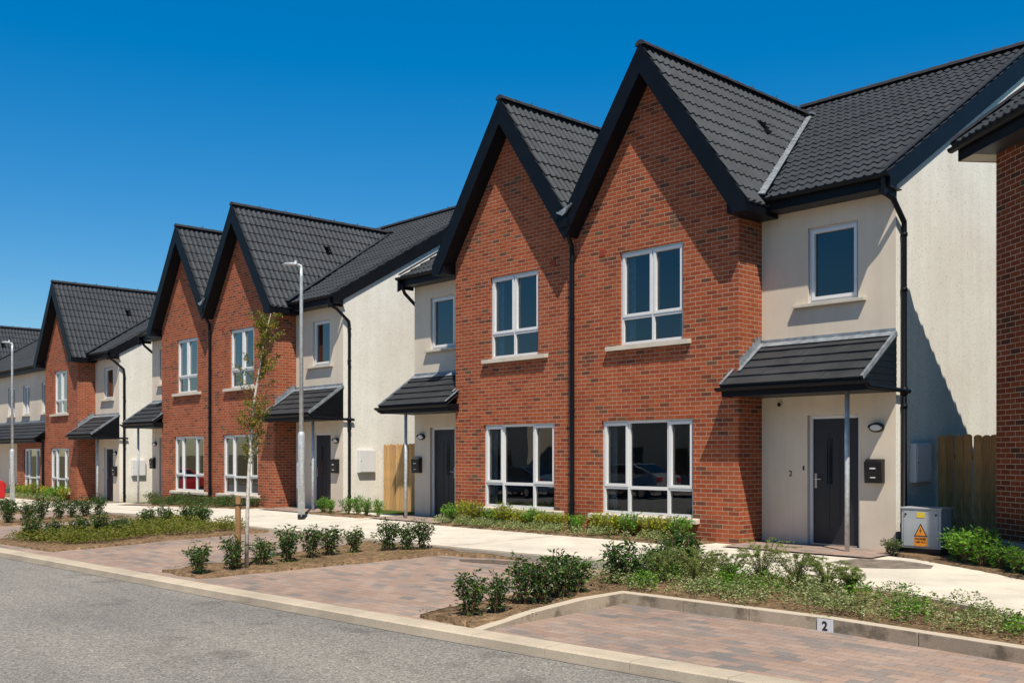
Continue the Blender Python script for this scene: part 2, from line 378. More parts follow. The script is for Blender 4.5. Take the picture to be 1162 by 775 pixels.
XR = 8.0
sheet('ground', [(-1500,-1500),(1500,-1500),(1500,1500),(-1500,1500)], lambda x, y: -.95, 'earth', 300)
krb = [(x, kerbY(x)) for x in (-66,-55,-45,-40,-35,-30,-25,-19.14,-16.2,-12.36,-9.66,-7.93,-6.14,-4.74,-2,XR)]
sheet('road', [(-66,-5),(XR,-5)] + [(x, y - .10) for x, y in reversed(krb)], zroad, 'asphalt', 2)
sheet('road_channel', [(x, y - .11) for x, y in krb] + [(x, y + .01) for x, y in reversed(krb)], lambda x, y: zroad(x, y) + .004, 'channel', 2)
sheet('pavement_opposite', [(-66,-5.1),(XR,-5.1),(XR,-14),(-66,-14)][::-1], lambda x, y: -.2 + drop(x), 'channel', 3)
sheet('parking_bay_paving', [(x, y + .2) for x, y in krb] + [(XR, 10.6), (-66, 10.6)], zbay, 'paver', 1.5)
# footpath, curving at the right toward the next house
outer = [(-66,10.72),(-40,10.72),(-20,10.6),(-16,10.66),(-12.9,10.73),(-10.3,10.95),(-8.6,11.15),(-6.7,11.2),(-5.4,10.98),(-4.5,10.6),(-3.6,10.1),(-2,9.35),(XR,8.9)]
inner_y = 13.35
sheet('footpath', outer + [(XR, 10.6), (-4.4, 13.35), (-5.0, 13.75), (-6.9, 14.1), (-9.3, 14.9), (-66, 14.9)], zpath, 'path', 1.2)
mb = MB()
for (a, b), (c, d) in zip(outer, outer[1:]):
    n = max(1, int((c-a)/.915))
    for k in range(n):
        xa = a + (c-a)*k/n + .004; xb = a + (c-a)*(k+1)/n - .004
        ya = b + (d-b)*k/n; yb = b + (d-b)*(k+1)/n
        za = zpath(xa, 10.7) - .006
        mb.prism([(xa, ya-.07, za-.2), (xb, yb-.07, za-.2), (xb, yb, za-.2), (xa, ya, za-.2)], (0, 0, .2))
tag(mb.build('footpath_edging', 'kerb'), kind='structure')
# road kerb
mb = MB(); x = -64.0
while x < XR:
    xa, xb = x + .004, x + .915 - .004; ya, yb = kerbY(xa), kerbY(xb); z = -.232 + drop(x)
    mb.prism([(xa, ya, z-.2), (xa, ya+.0, z-.012), (xa, ya+.03, z), (xa, ya+.26, z+.004), (xa, ya+.26, z-.2)], (xb-xa, yb-ya, 0)); x += .915
tag(mb.build('road_kerb', 'kerb'), kind='structure')
# raised kerb round the first bay
mb = MB()
def kerb_run(pts, w, zt, h):
    for (a, b), (c, d) in zip(pts, pts[1:]):
        Lr = math.hypot(c-a, d-b); n = max(1, round(Lr/.915)); ux, uy = (c-a)/Lr, (d-b)/Lr; nx, ny = -uy*w, ux*w
        for k in range(n):
            s0, s1 = Lr*k/n + .003, Lr*(k+1)/n - .003
            P = lambda s, o: (a + ux*s + nx*o, b + uy*s + ny*o)
            p = [P(s0, 0), P(s1, 0), P(s1, 1), P(s0, 1)]
            mb.prism([(q[0], q[1], zt(q[0], q[1]) - h) for q in p], (0, 0, h))
bay_corner = (-7.56, 8.74)
kerb_run([bay_corner, (-5.1, 8.83), (-3.1, 8.62), (0, 8.2), (XR, 7.9)], .14, lambda x, y: -.098, .35)
kerb_run([(-7.42, kerbY(-7.4)+.27), (-7.56, 8.88)], .13, lambda x, y: -.235 + .137*sstep((y-6.6)/1.1), .35)
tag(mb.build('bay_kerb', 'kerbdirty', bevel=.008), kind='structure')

mb = MB()
for x in [-62 + 3.05*k for k in range(18)]:
    z0 = zpath(x, 11); mb.poly([(x, 10.76, zpath(x, 10.76)+.003), (x+.014, 10.76, zpath(x, 10.76)+.003), (x+.014, 12.0, zpath(x, 12.0)+.003), (x, 12.0, zpath(x, 12.0)+.003)]); mb.poly([(x, 12.0, zpath(x, 12.0)+.003), (x+.014, 12.0, zpath(x, 12.0)+.003), (x+.014, 13.38, zpath(x, 13.38)+.003), (x, 13.38, zpath(x, 13.38)+.003)])
tag(mb.build('footpath_joints', 'channel'), kind='structure')
# soil beds
def bed(pts, off=.035, zf=zbay, amp=.012, name='planting_bed_soil'):
    sheet(name, pts, lambda x, y: zf(x, y) + off, 'soil', .25, skirt=.12, noisez=amp, nscale=3.2)
def wob(pts, amp=.06, n=7):
    out = []
    for (a, b), (c, d) in zip(pts, pts[1:] + pts[:1]):
        for k in range(n):
            t = k/n; out.append((a + (c-a)*t + random.uniform(-amp, amp), b + (d-b)*t + random.uniform(-amp, amp)))
    return out
bed(wob([(-8.45, 6.5), (-7.58, 6.5), (-7.6, 8.9), (-8.2, 10.0), (-8.75, 9.6)], .04), .05)
big_bed = [(-8.85, 9.3), (-7.62, 8.85), (-5.1, 8.99), (-3.1, 8.78), (0, 8.4), (XR, 8.1), (XR, 8.85), (-2, 9.27), (-3.6, 10.02), (-4.5, 10.5), (-5.4, 10.88), (-6.7, 11.1), (-8.6, 11.05), (-9.1, 10.5)]
bed(big_bed, 0, lambda x, y: -.118 + .03*sstep((y-9)/2), .010)
bed(wob([(-14.3, 6.25), (-13.15, 6.25), (-12.95, 8.2), (-12.75, 10.2), (-11.2, 10.6), (-15.3, 10.6), (-14.6, 8.0)], .05), .045)
bed(wob([(-21.5, 5.85), (-18.6, 6.1), (-18.9, 8.6), (-18.9, 10.5), (-23.0, 10.5), (-22.4, 8.6)], .06), .045)
bed(wob([(-28.2, 6.6), (-25.9, 6.6), (-26.0, 10.4), (-28.4, 10.5)], .06), .045)
bed(wob([(-34.6, 6.3), (-33.2, 6.3), (-33.2, 10.4), (-34.6, 10.4)], .06), .045)
for x0, x1 in ((-17.0, -10.15), (-32.3, -25.5), (-47.5, -40.1)):
    bed(wob([(x0, 13.4), (x1, 13.4), (x1, 14.09), (x0, 14.09)], .02), .03, zpath, .008)
bed(wob([(-22.4, 13.5), (-19.9, 13.5), (-19.9, 14.1), (-22.5, 14.3)], .03), .03, zpath, .008)
bed(wob([(-7.1, 14.4), (-6.6, 14.0), (-6.2, 13.78), (-5.3, 13.25), (-4.4, 12.6), (-3.2, 11.9), (-2.7, 12.6), (-5.5, 14.45), (-5.6, 16.2), (-7.25, 16.2)], .02), .03, zpath, .008)
# porch pads
for X0 in (-13.39, -28.67, -43.8):
    for m in (1, -1):
        a, b = sorted((X0 + m*3.72, X0 + m*6.3))
        if X0 == -43.8 and m < 0: a = X0 - 12
        sheet('porch_paving', [(a, 13.6), (b, 13.6), (b, 15.0), (a, 15.0)], lambda x, y: zpath(x, y) + .022, 'paver', 1)
sheet('rear_garden', [(-66, 14.85), (12, 14.85), (12, 60), (-66, 60)], lambda x, y: -.03 + drop(x), 'lawn', 2)
# tarmac reinstatement by the cabinet, stain on the paving, covers
def blob(cx, cy, rx, ry, n=22, ang=0, jit=.14):
    out = []
    for k in range(n):
        w = 2*pi*k/n; r = 1 + random.uniform(-jit, jit); px, py = rx*r*cos(w), ry*r*sin(w)
        out.append((cx + px*cos(ang) - py*sin(ang), cy + px*sin(ang) + py*cos(ang)))
    return out
sheet('tarmac_patch', [(-7.35, 12.95), (-7.0, 12.75), (-6.7, 12.66), (-6.35, 12.85), (-6.0, 13.15), (-6.1, 13.45), (-6.35, 13.6), (-6.7, 13.72), (-7.0, 13.62), (-7.2, 13.7), (-7.28, 13.4)], lambda x, y: zpath(x, y) + .005, 'oldtar', .4)
sheet('stain', blob(-11.4, 10.18, .62, .20, ang=.25), lambda x, y: zbay(x, y) + .003, 'tar', .4)
sheet('stain', blob(-6.62, 11.55, .34, .12, ang=.2), lambda x, y: zpath(x, y) + .004, 'tar', .4)
mb = MB(); mb.prism([(-9.2,11.75,zpath(-9,12)-.05),(-8.75,11.75,zpath(-9,12)-.05),(-8.75,12.2,zpath(-9,12)-.05),(-9.2,12.2,zpath(-9,12)-.05)], (0,0,.055))
tag(mb.build('inspection_cover', 'iron'), 'square iron inspection cover set in the concrete path by the first porch', 'manhole cover')

# ------------------------------------------------------------------ roofs
PER = .165
def wavef(a): 
    return .017 * cos(2*pi*a/PER) + .005*cos(4*pi*a/PER)
def tiled_slope(mb, O, A, S, NV, rows, row_h, a0, a1, seg=6, flat=False, lip=.03):
    """A along eave, S up slope, NV normal; a0(s), a1(s) give the limits of each course"""
    O, A, S, NV = Vector(O), Vector(A), Vector(S), Vector(NV)
    for i in range(rows):
        s0, s1 = i*row_h, (i+1)*row_h + .02
        lo0, hi0, lo1, hi1 = a0(s0), a1(s0), a0(s1), a1(s1)
        lo, hi = min(lo0, lo1), max(hi0, hi1)
        if hi - lo < .02: continue
        d = PER/seg; k0 = math.floor(lo/d); k1 = math.ceil(hi/d)
        jit = random.uniform(-.004, .004)
        base = len(mb.v); cnt = 0
        for k in range(k0, k1 + 1):
            a = k*d; b = min(max(a, lo0), hi0); t = min(max(a, lo1), hi1)
            wb = wavef(b); wt = wavef(t)
            hj = jit + .0015*sin(k*.7 + i*2.1)
            p0 = O + A*b + S*(s0 - .004) + NV*(wb*.9 - .006); p1 = O + A*b + S*s0 + NV*(wb + lip + hj); p2 = O + A*t + S*s1 + NV*(wt + .004)
            mb.v += [tuple(p0), tuple(p1), tuple(p2)]; cnt += 1
        for k in range(cnt - 1):
            q = base + k*3
            mb.f.append((q, q+3, q+4, q+1)); mb.f.append((q+1, q+4, q+5, q+2))
def ridge_run(mb, p, q, r=.12):
    p, q = Vector(p), Vector(q); Lr = (q-p).length; n = max(1, round(Lr/.42)); t = (q-p)/Lr
    side = Vector((t.y, -t.x, 0)).normalized(); up = Vector((0, 0, 1))
    for k in range(n):
        a = p + t*(Lr*k/n + .004); b = p + t*(Lr*(k+1)/n - .004); i0 = len(mb.v)
        for e, rr in ((a, r), (b, r*.93)):
            for j in range(7):
                w = pi*(j/6) ; mb.v.append(tuple(e + side*cos(w)*rr + up*(sin(w)*rr*.85 - .03)))
        for j in range(6): mb.f.append((i0+j, i0+j+1, i0+7+j+1, i0+7+j))
        mb.f.append(tuple(range(i0, i0+7))); mb.f.append(tuple(range(i0+13, i0+6, -1)))
GP = 1.43        # gable pitch (tan)
MP = .60         # main pitch
AX, AZ = 1.86, 8.73
EY, EZ = .31, 5.72   # eave line of the main roof
RY = 6.35; RZ = EZ + MP*(RY-EY)
HW, BW, RC = 6.08, 3.69, .69
DEP = 2*RY - EY - .3
def nrm(v): v = Vector(v); return v.normalized()

def wall_cells(mb, us, zs, holes, f):
    """front faces of a wall in the plane f(u,z), leaving holes=(u0,u1,z0,z1)"""
    us = sorted(set(us + [h[0] for h in holes] + [h[1] for h in holes])); zs = sorted(set(zs + [h[2] for h in holes] + [h[3] for h in holes]))
    for a, b in zip(us, us[1:]):
        for c, d in zip(zs, zs[1:]):
            mu, mz = (a+b)/2, (c+d)/2
            if any(h[0] < mu < h[1] and h[2] < mz < h[3] for h in holes): continue
            mb.poly([f(a, c), f(b, c), f(b, d), f(a, d)])
def reveals(mb, h, y, t):
    a, b, c, d = h
    mb.poly([(a,y,c),(a,y+t,c),(a,y+t,d),(a,y,d)]); mb.poly([(b,y,c),(b,y,d),(b,y+t,d),(b,y+t,c)])
    mb.poly([(a,y,d),(a,y+t,d),(b,y+t,d),(b,y,d)]); mb.poly([(a,y,c),(b,y,c),(b,y+t,c),(a,y+t,c)])

GF = (.627, 2.755, .375, 2.11); UP = (1.08, 2.54, 3.50, 5.22); ENW = (4.57, 5.46, 3.97, 5.20); DR = (4.56, 5.48, 0.0, 2.12)
def flipx(h, m): return h if m > 0 else (-h[1], -h[0], h[2], h[3])

def window(parent, h, y, mulls, transom, sash, m=1, mull_low=None, curtain=False, sillh=None, siz=.085, seed=0):
    a, b, c, d = h; fr = MB(); F = .055; y0, y1 = y + .055, y + .125
    fr.box(a+.001, a+F, y0, y1, c+.001, d-.001); fr.box(b-F, b-.001, y0, y1, c+.001, d-.001)
    fr.box(a+F, b-F, y0+.0015, y1, c+.001, c+F); fr.box(a+F, b-F, y0+.0015, y1, d-F, d-.001)
    if transom: fr.box(a+F, b-F, y0+.001, y1, transom-.03, transom+.03)
    xs = [a+F] + sum([[q-.028, q+.028] for q in mulls], []) + [b-F]
    tz = transom + .03 if transom else c + F
    for q in mulls:
        fr.box(q-.028, q+.028, y0+.002, y1, tz, d-F)
        if transom: fr.box(q-.028, q+.028, y0+.002, y1, c+F, transom-.03)
    for i in sash:   # opening casements sit proud of the frame
        p, q = xs[2*i]-.012, xs[2*i+1]+.012; zt, zb = d-F+.012, tz-.012; S = .052; ys = y0-.014
        fr.box(p, p+S, ys, y1-.02, zb, zt); fr.box(q-S, q, ys, y1-.02, zb, zt); fr.box(p+S, q-S, ys+.001, y1-.02, zb, zb+S); fr.box(p+S, q-S, ys+.001, y1-.02, zt-S, zt)
    w = fr.build('window', 'upvc', parent, m)
    g = MB(); g.poly([(a+.03, y+.095, c+.03), (b-.03, y+.095, c+.03), (b-.03, y+.095, d-.03), (a+.03, y+.095, d-.03)]).build('pane', 'glass', w, m)
    if sillh:
        s = MB(); s.prism([(sillh[0], y-.10, c-siz-.012), (sillh[0], y+.054, c-siz), (sillh[0], y+.054, c+.004), (sillh[0], y-.10, c-.018)], (sillh[1]-sillh[0], 0, 0)).build('sill', 'sill', w, m, bevel=.004)
    # the room behind the glass
    r = MB(); e = .45; zz = -.02 if c < 2 else 2.95; zt = zz + 2.45
    X0, X1, Y0, Y1 = a-e, b+e, y+.14, y+3.2
    r.poly([(X0,Y1,zz),(X1,Y1,zz),(X1,Y1,zt),(X0,Y1,zt)]); r.poly([(X0,Y0,zz),(X0,Y1,zz),(X0,Y1,zt),(X0,Y0,zt)]); r.poly([(X1,Y0,zz),(X1,Y0,zt),(X1,Y1,zt),(X1,Y1,zz)])
    r.poly([(X0,Y0,zz),(X1,Y0,zz),(X1,Y1,zz),(X0,Y1,zz)]); r.poly([(X0,Y0,zt),(X0,Y1,zt),(X1,Y1,zt),(X1,Y0,zt)])
    for (u0, u1, w0, w1) in ((X0, a, zz, zt), (b, X1, zz, zt), (a, b, zz, c), (a, b, d, zt)):
        r.poly([(u0,Y0,w0),(u1,Y0,w0),(u1,Y0,w1),(u0,Y0,w1)])
    r.build('room_interior', 'room', w, m)
    rs = random.Random(seed)
    if curtain:
        for side in curtain:
            cu = MB()
            n = 14; ww = .26
            xs0 = a-.05 if side < 0 else b+.05
            pts = [(xs0 + (-side)*ww*k/n, y+.22 + .02*sin(k*2.2)) for k in range(n+1)]
            for p, q in zip(pts, pts[1:]): cu.poly([(p[0], p[1], c-.15), (q[0], q[1], c-.15), (q[0], q[1], d+.05), (p[0], p[1], d+.05)])
            cu.build('curtain', 'curtain', w, m)
    return w

def entry(B, m, seed=0, light_gable=True):
    """door, upper window, porch canopy and post of one house; m=+1 right-hand house"""
    R = RC
    window(B, ENW, R, [], None, [0], m, sillh=(4.33, 5.60), siz=.06, seed=seed)
    # render band round the window
    # door
    df = MB(); a, b, c, d = DR
    df.box(a+.001, a+.055, R+.07, R+.14, c, d-.001); df.box(b-.055, b-.001, R+.07, R+.14, c, d-.001); df.box(a+.055, b-.055, R+.071, R+.14, d-.055, d-.001)
    df.build('door_frame', 'upvc', B, m)
    dl = MB(); dl.box(a+.057, b-.057, R+.10, R+.15, c+.03, d-.057)
    for q in (.33, .52): dl.box(a+q, a+q+.012, R+.094, R+.10, c+.25, d-.3)
    D_ = dl.build('door', 'door', B, m)
    MB().box(a+.30, a+.40, R+.096, R+.1, 1.0, 1.75).build('glazing', 'carglass', D_, m)
    hd = MB(); hd.box(a+.085, a+.125, R+.085, R+.10, .93, 1.17); hd.tube([(a+.105, R+.09, 1.08), (a+.105, R+.045, 1.08), (a+.22, R+.045, 1.08)], .009, 8)
    hd.build('handle', 'steel', D_, m)
    MB().box(a+.056, b-.056, R+.02, R+.15, -.02, .029).build('threshold', 'steel', B, m)
    # canopy
    xL, xL2, xR_ = 3.70, 3.57, 6.10; yw, ye = R, -.36; zw, ze = 3.34, 2.60; n = 5
    S = Vector((0, yw-ye, zw-ze)); SL = S.length; S.normalize(); NV = Vector((0, -S.z, S.y))
    tm = MB(); rh = SL/n; rnd = random.Random(5)
    for i in range(n):
        s0, s1 = i*rh, (i+1)*rh + .015
        ymid = ye + S.y*(s0+rh*.5); left = xL if ymid > 0.05 else xL2
        xx = left - (0 if i % 2 else .16)
        while xx < xR_:
            a_, b_ = max(xx, left), min(xx + .327, xR_); xx += .33
            if b_ - a_ < .02: continue
            j = rnd.uniform(0, .006)
            P = lambda q, s, h: tuple(Vector((q, ye, ze)) + S*s + NV*h)
            tm.poly([P(a_, s0, .034+j), P(b_, s0, .034+j), P(b_, s1, .004+j), P(a_, s1, .004+j)])
            tm.poly([P(a_, s0, -.012), P(b_, s0, -.012), P(b_, s0, .034+j), P(a_, s0, .034+j)])
            tm.poly([P(b_, s0, -.012), P(b_, s1, -.012), P(b_, s1, .004+j), P(b_, s0, .034+j)])
    C = tm.build('porch_canopy', 'slate', B, m)
    # under-board
    ub = MB(); P = lambda q, s, h: tuple(Vector((q, ye, ze)) + S*s + NV*h)
    ub.prism([P(xL2, .0, -.02), P(xR_, .0, -.02), P(xR_, .47, -.02), P(xL2, .47, -.02)], tuple(NV*-.02))
    ub.prism([P(xL, .47, -.02), P(xR_, .47, -.02), P(xR_, SL, -.02), P(xL, SL, -.02)], tuple(NV*-.02))
    ub.box(xL2, xR_, ye+.07, -.006, 2.44, 2.455); ub.box(xL+.002, xR_, -.006, R-.004, 2.44, 2.455)
    ub.build('soffit', 'soffit', C, m)
    fa = MB(); fa.box(xL2, xR_, ye+.05, ye+.07, 2.43, 2.585); fa.box(xL2, xL2+.02, ye+.07, -.004, 2.43, 2.59)
    # slatted cheek
    fa.prism([(xR_-.03, ye+.07, 2.44), (xR_-.03, R-.003, 2.44), (xR_-.03, R-.003, zw-.03), (xR_-.03, ye+.07, ze-.04)], (.02, 0, 0))
    for k in range(8):
        z = 2.50 + k*.1; yy = ye + .1 + (z-ze)/(zw-ze)*(yw-ye) if z > ze else ye+.1
        if yy < R - .05: fa.box(xR_-.009, xR_-.004, yy, R-.004, z, z+.08)
    fa.build('fascia', 'black', C, m)
    g = MB(); 
    half = lambda xa, xb, y, z, r: None
    yg, zg, r = ye-.005, 2.575, .062; seg = 8; i0 = len(g.v)
    for xx in (xL2-.06, xR_+.09):
        for rr in (r, r-.008):
            for j in range(seg+1):
                w = pi + pi*j/seg; g.v.append((xx, yg + rr*cos(w), zg + rr*sin(w)))
    K = seg+1
    for j in range(seg):
        g.f.append((i0+j, i0+j+1, i0+2*K+j+1, i0+2*K+j)); g.f.append((i0+K+j, i0+3*K+j, i0+3*K+j+1, i0+K+j+1))
    g.prism([(xL2-.06, yg+r*cos(pi+pi*j/seg), zg+r*sin(pi+pi*j/seg)) for j in range(seg+1)], (-.006, 0, 0))
    g.prism([(xR_+.09, yg+r*cos(pi+pi*j/seg), zg+r*sin(pi+pi*j/seg)) for j in range(seg+1)], (.006, 0, 0))
    g.tube([(xR_+.05, yg, 2.53), (xR_+.05, yg+.05, 2.49), (xR_+.05, R+.30, 2.46)], .034, 8)
    g.build('gutter', 'black', C, m)
    fl = MB(); fl.box(xL, xR_-.02, R-.012, R-.002, zw+.0, zw+.085)
    fl.prism([P(xL, SL-.13, .042), P(xR_-.01, SL-.13, .042), P(xR_-.01, SL+.0, .035), P(xL, SL+.0, .035)], tuple(NV*.006))
    for k in range(7):   # stepped flashing on the brick return
        t = k/7; yy = .02 + t*(R-.06); zz = ze + (yy-ye)*(zw-ze)/(yw-ye)
        fl.box(BW+.003, BW+.012, yy, yy+.085, zz-.03, zz+.24)
    fl.prism([P(xL2-.01, 0, .04), P(xL2+.04, 0, .04), P(xL2+.04, .47, .04), P(xL2-.01, .47, .04)], tuple(NV*.008))
    fl.prism([P(xL, .40, .04), P(xL+.06, .40, .04), P(xL+.06, SL, .04), P(xL, SL, .04)], tuple(NV*.01))
    fl.prism([P(xR_-.035, 0, -.015), P(xR_+.004, 0, -.015), P(xR_+.004, SL, -.015), P(xR_-.035, SL, -.015)], tuple(NV*.065))
    fl.build('flashing', 'lead', C, m)
    MB().tube([(5.62 if m > 0 else 5.38, .05 if m > 0 else -.1, -.12), (5.62 if m > 0 else 5.38, .05 if m > 0 else -.1, 2.45)], .036, 14).build('porch_post', 'galv', B, m, smooth=True)
    # extract ring
    v = MB(); v.tube([(4.04, R-.02, 2.32), (4.04, R+.01, 2.32)], .055, 18); v.build('vent_ring', 'sill', B, m)
    v = MB(); v.tube([(4.04, R-.024, 2.32), (4.04, R-.018, 2.32)], .036, 18).build('vent_opening', 'ink', B, m)
    v = MB(); v.box(4.48, 4.505, R-.012, R-.001, 1.22, 1.29).build('door_bell', 'ink', B, m)
    # main gutter downpipe with swan neck, on the gable wall
    p = MB(); px, py = HW+.055, RC+.16
    p.tube([(HW-.05, EY-.03, EZ-.14), (HW-.04, EY-.02, EZ-.24), (px+.02, EY+.14, EZ-.36), (px+.01, py-.02, EZ-.66), (px, py, EZ-.76), (px, py, .02), (px, py-.08, -.04)], .042, 10)
    for z in (.4, 2.2, 4.0, 4.85): p.tube([(px, py, z), (px, py, z+.05)], .052, 10)
    p.tube([(px, py, 2.40), (px, py, 2.52)], .056, 10)
    p.build('downpipe', 'black', B, m, smooth=True)

def gutter_mesh(mb, xa, xb, y, z, r=.062, seg=8):
    i0 = len(mb.v); K = seg+1
    for xx in (xa, xb):
        for rr in (r, r-.008):
            for j in range(K):
                w = pi + pi*j/seg; mb.v.append((xx, y + rr*cos(w), z + rr*sin(w)))
    for j in range(seg):
        mb.f.append((i0+j, i0+j+1, i0+2*K+j+1, i0+2*K+j)); mb.f.append((i0+K+j, i0+3*K+j, i0+3*K+j+1, i0+K+j+1))
    for xx, d in ((xa, -.006), (xb, .006)):
        mb.prism([(xx, y+r*cos(pi+pi*j/seg), z+r*sin(pi+pi*j/seg)) for j in range(K)], (d, 0, 0))

def main_eave(B, x0, x1, m=1):
    """fascia, soffit, gutter of the main roof front between x0 and x1"""
    f = MB(); f.box(x0, x1, EY+.0, EY+.02, EZ-.21, EZ+.0); f.build('fascia', 'black', B, m)
    s = MB(); s.box(x0, x1, EY+.02, RC-.002, EZ-.205, EZ-.19); s.build('soffit', 'soffit', B, m)
    g = MB(); gutter_mesh(g, x0, x1+.02, EY-.064, EZ-.01); g.build('gutter', 'black', B, m)

def side_wall(B, m=1):
    """gable wall of pebble dash with barge boards"""
    w = MB(); Y0, Y1 = RC, DEP
    w.poly([(HW, Y0, -.5), (HW, Y1, -.5), (HW, Y1, EZ-.05), (HW, RY, RZ-.04), (HW, Y0, EZ+(Y0-EY)*MP-.04)])
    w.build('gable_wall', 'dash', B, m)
    b = MB(); o = HW+.03; dp = .42
    for sgn in (1, -1):
        ya = EY-.10 if sgn > 0 else 2*RY-EY+.10
        za = EZ + .02 - .06; zr = RZ + .03
        b.prism([(o, ya, za-dp*.75), (o, RY, zr-dp), (o, RY, zr), (o, ya, za)], (.025, 0, 0))
        b.prism([(HW+.002, ya+.12*sgn, za-dp*.72+.06), (HW+.002, RY, zr-dp+.02), (HW+.002, RY, zr-dp+.05), (HW+.002, ya+.12*sgn, za-dp*.72+.09)], (.027, 0, 0))
    b.box(HW+.0, o, EY-.10, EY+.35, EZ-.28, EZ-.03)
    b.build('barge_board', 'black', B, m)
    v = MB()
    v.prism([(o-.06, EY-.06, EZ+.055), (o+.035, EY-.06, EZ+.055), (o+.035, RY, RZ+.085), (o-.06, RY, RZ+.085)], (0, 0, .03))
    v.build('verge_cap', 'ridge', B, m)
    mt = MB(); mt.box(HW+.002, HW+.12, 1.13, 1.66, 1.05, 1.68); mt.box(HW+.12, HW+.128, 1.15, 1.64, 1.07, 1.66); return mt

def main_roof(B, xa, xb, gables):
    """front and rear slopes between xa and xb; gables = list of apex x whose roofs cut into the front"""
    SLn = sqrt((RY-EY)**2 + (RZ-EZ)**2); rows = 20; rh = SLn/rows
    S = Vector((0, RY-EY, RZ-EZ)).normalized(); NV = Vector((0, -S.z, S.y))
    t = MB()
    zof = lambda s: EZ + s*S.z
    O = (0, EY, EZ)
    for i in range(rows):
        s0 = i*rh; z = zof(s0)
        def run(l, r): tiled_slope(t, Vector(O) + S*s0, (1,0,0), S, NV, 1, rh, lambda s, l=l: l(s0+s), lambda s, r=r: r(s0+s))
        if z >= AZ - .12: run(lambda s: xa, lambda s: xb); continue
        half = lambda s: max(0, (AZ - zof(s))/GP)
        gs = sorted(gables); edges = [lambda s: xa]
        for c in gs: edges += [lambda s, c=c: c - half(s) - (.05 if c - xa > 3 else .05), lambda s, c=c: c + half(s) + .05]
        edges.append(lambda s: xb)
        for k in range(0, len(edges), 2):
            l, r = edges[k], edges[k+1]
            if r(s0+rh) - l(s0+rh) > .03: run(lambda s, l=l, r=r: min(l(s), (l(s)+r(s))/2), lambda s, l=l, r=r: max(r(s), (l(s)+r(s))/2))
    o = t.build('roof', 'tile', B)
    r = MB()
    r.poly([(xa, RY, RZ+.01), (xb, RY, RZ+.01), (xb, 2*RY-EY, EZ), (xa, 2*RY-EY, EZ)]); 
    r.build('rear_slope', 'tile', o)
    rg = MB(); ridge_run(rg, (xa-.02, RY, RZ+.06), (xb+.02, RY, RZ+.06)); rg.build('ridge_tiles', 'ridge', o)
    for k in range(1, 14): MB().box(xa+k*.88, xa+k*.88+.035, RY-.05, RY-.02, RZ+.11, RZ+.175).build('ridge_clip', 'steel', o)
    return o

def gable_roof(B, c, foot_l, foot_r, lead='lead'):
    """steep tiled roof over one brick gable, running back into the main roof"""
    t = MB(); yf = -.34
    SLn = None
    for sg in (1, -1):
        fx = foot_r if sg > 0 else foot_l
        w = abs(fx - c); sl = w*sqrt(1+GP*GP); rows = 11 if w > 2 else 9; rh = sl/rows
        S = Vector((-sg, 0, GP)).normalized(); NV = Vector((sg*S.z, 0, abs(S.x)))
        zf = AZ - GP*w
        yv = lambda s: max(EY, EY + ((zf + s*S.z) - EZ)/MP) + .06 + (.0 if True else 0)
        tiled_slope(t, (fx, 0, zf), (0,1,0), S, NV, rows, rh, lambda s: yf, yv, seg=6)
    G = t.build('gable_roof', 'tile', B)
    yb = EY + (AZ-EZ)/MP + .1
    rg = MB(); ridge_run(rg, (c, yf-.03, AZ+.045), (c, yb, AZ+.045), .11)
    rg.build('ridge_tiles', 'ridge', G)
    for k in range(1, 7): MB().box(c+.02, c+.05, yf+k*.86, yf+k*.86+.035, AZ+.10, AZ+.155).build('ridge_clip', 'steel', G)
    b = MB(); y0 = yf - .03; T = AZ + .045; V = .53
    apx = T
    for sg, fx in ((1, foot_r), (-1, foot_l)):
        w = abs(fx-c); 
        if w > 2:
            ws = (apx-V-5.42)/GP
            b.prism([(c, y0, apx), (c + sg*w, y0, apx-GP*w), (c + sg*w, y0, 5.42), (c + sg*ws, y0, 5.42), (c, y0, apx-V)], (0, .025, 0)); w = ws
        else: b.prism([(c, y0, apx), (c + sg*w, y0, apx-GP*w), (c + sg*w, y0, apx-GP*w-V), (c, y0, apx-V)], (0, .025, 0))
        # soffit board behind the barge
        b.prism([(c, y0+.025, apx-V+.06), (c + sg*w, y0+.025, apx-V+.06-GP*w), (c + sg*w, y0+.025, apx-V+.08-GP*w), (c, y0+.025, apx-V+.08)], (0, -y0-.027, 0))
    if foot_r > c + 2: b.box(c+1.835, foot_r, y0+.026, EY+.3, 5.43, 5.64)   # boxed foot beside the main eave
    if foot_l < c - 2: b.box(foot_l, c-1.835, y0+.026, EY+.3, 5.43, 5.64)
    b.build('barge_board', 'black', G)
    # outer eave gutter line is part of the boxed foot; lead valley
    l = MB()
    for sg, fx in ((1, foot_r), (-1, foot_l)):
        w = abs(fx-c)
        if w < 2: continue
        p0 = Vector((fx-sg*.10, EY-.05, EZ+.02)); z1 = AZ-.02; p1 = Vector((c + sg*.02, EY+(z1-EZ)/MP, z1))
        d = (p1-p0).normalized(); nn = Vector((sg*.35, -.55, .75)).normalized(); sd = d.cross(nn).normalized()*.06
        up = nn*.085
        l.prism([tuple(p0-sd+up), tuple(p0+sd+up), tuple(p1+sd*.8+up), tuple(p1-sd*.8+up)], tuple(nn*-.02))
        q = p1 + up
        l.box(q.x-.10, q.x+.10, q.y-.10, q.y+.06, q.z-.01, q.z+.025)
    if len(l.v): l.build('valley_lead', lead, G)
    v = MB(); xx = c + .72 ; zz = AZ - GP*.72; 
    for k in range(3): v.prism([(xx-.09+k*.06, 2.30, zz+.12-k*.086), (xx-.03+k*.06, 2.30, zz+.045-k*.086), (xx+.03+k*.06, 2.30, zz+.11-k*.086)], (0, .22, 0))
    if c != -AX: v.build('roof_vent', 'blackmetal', G)
    return G

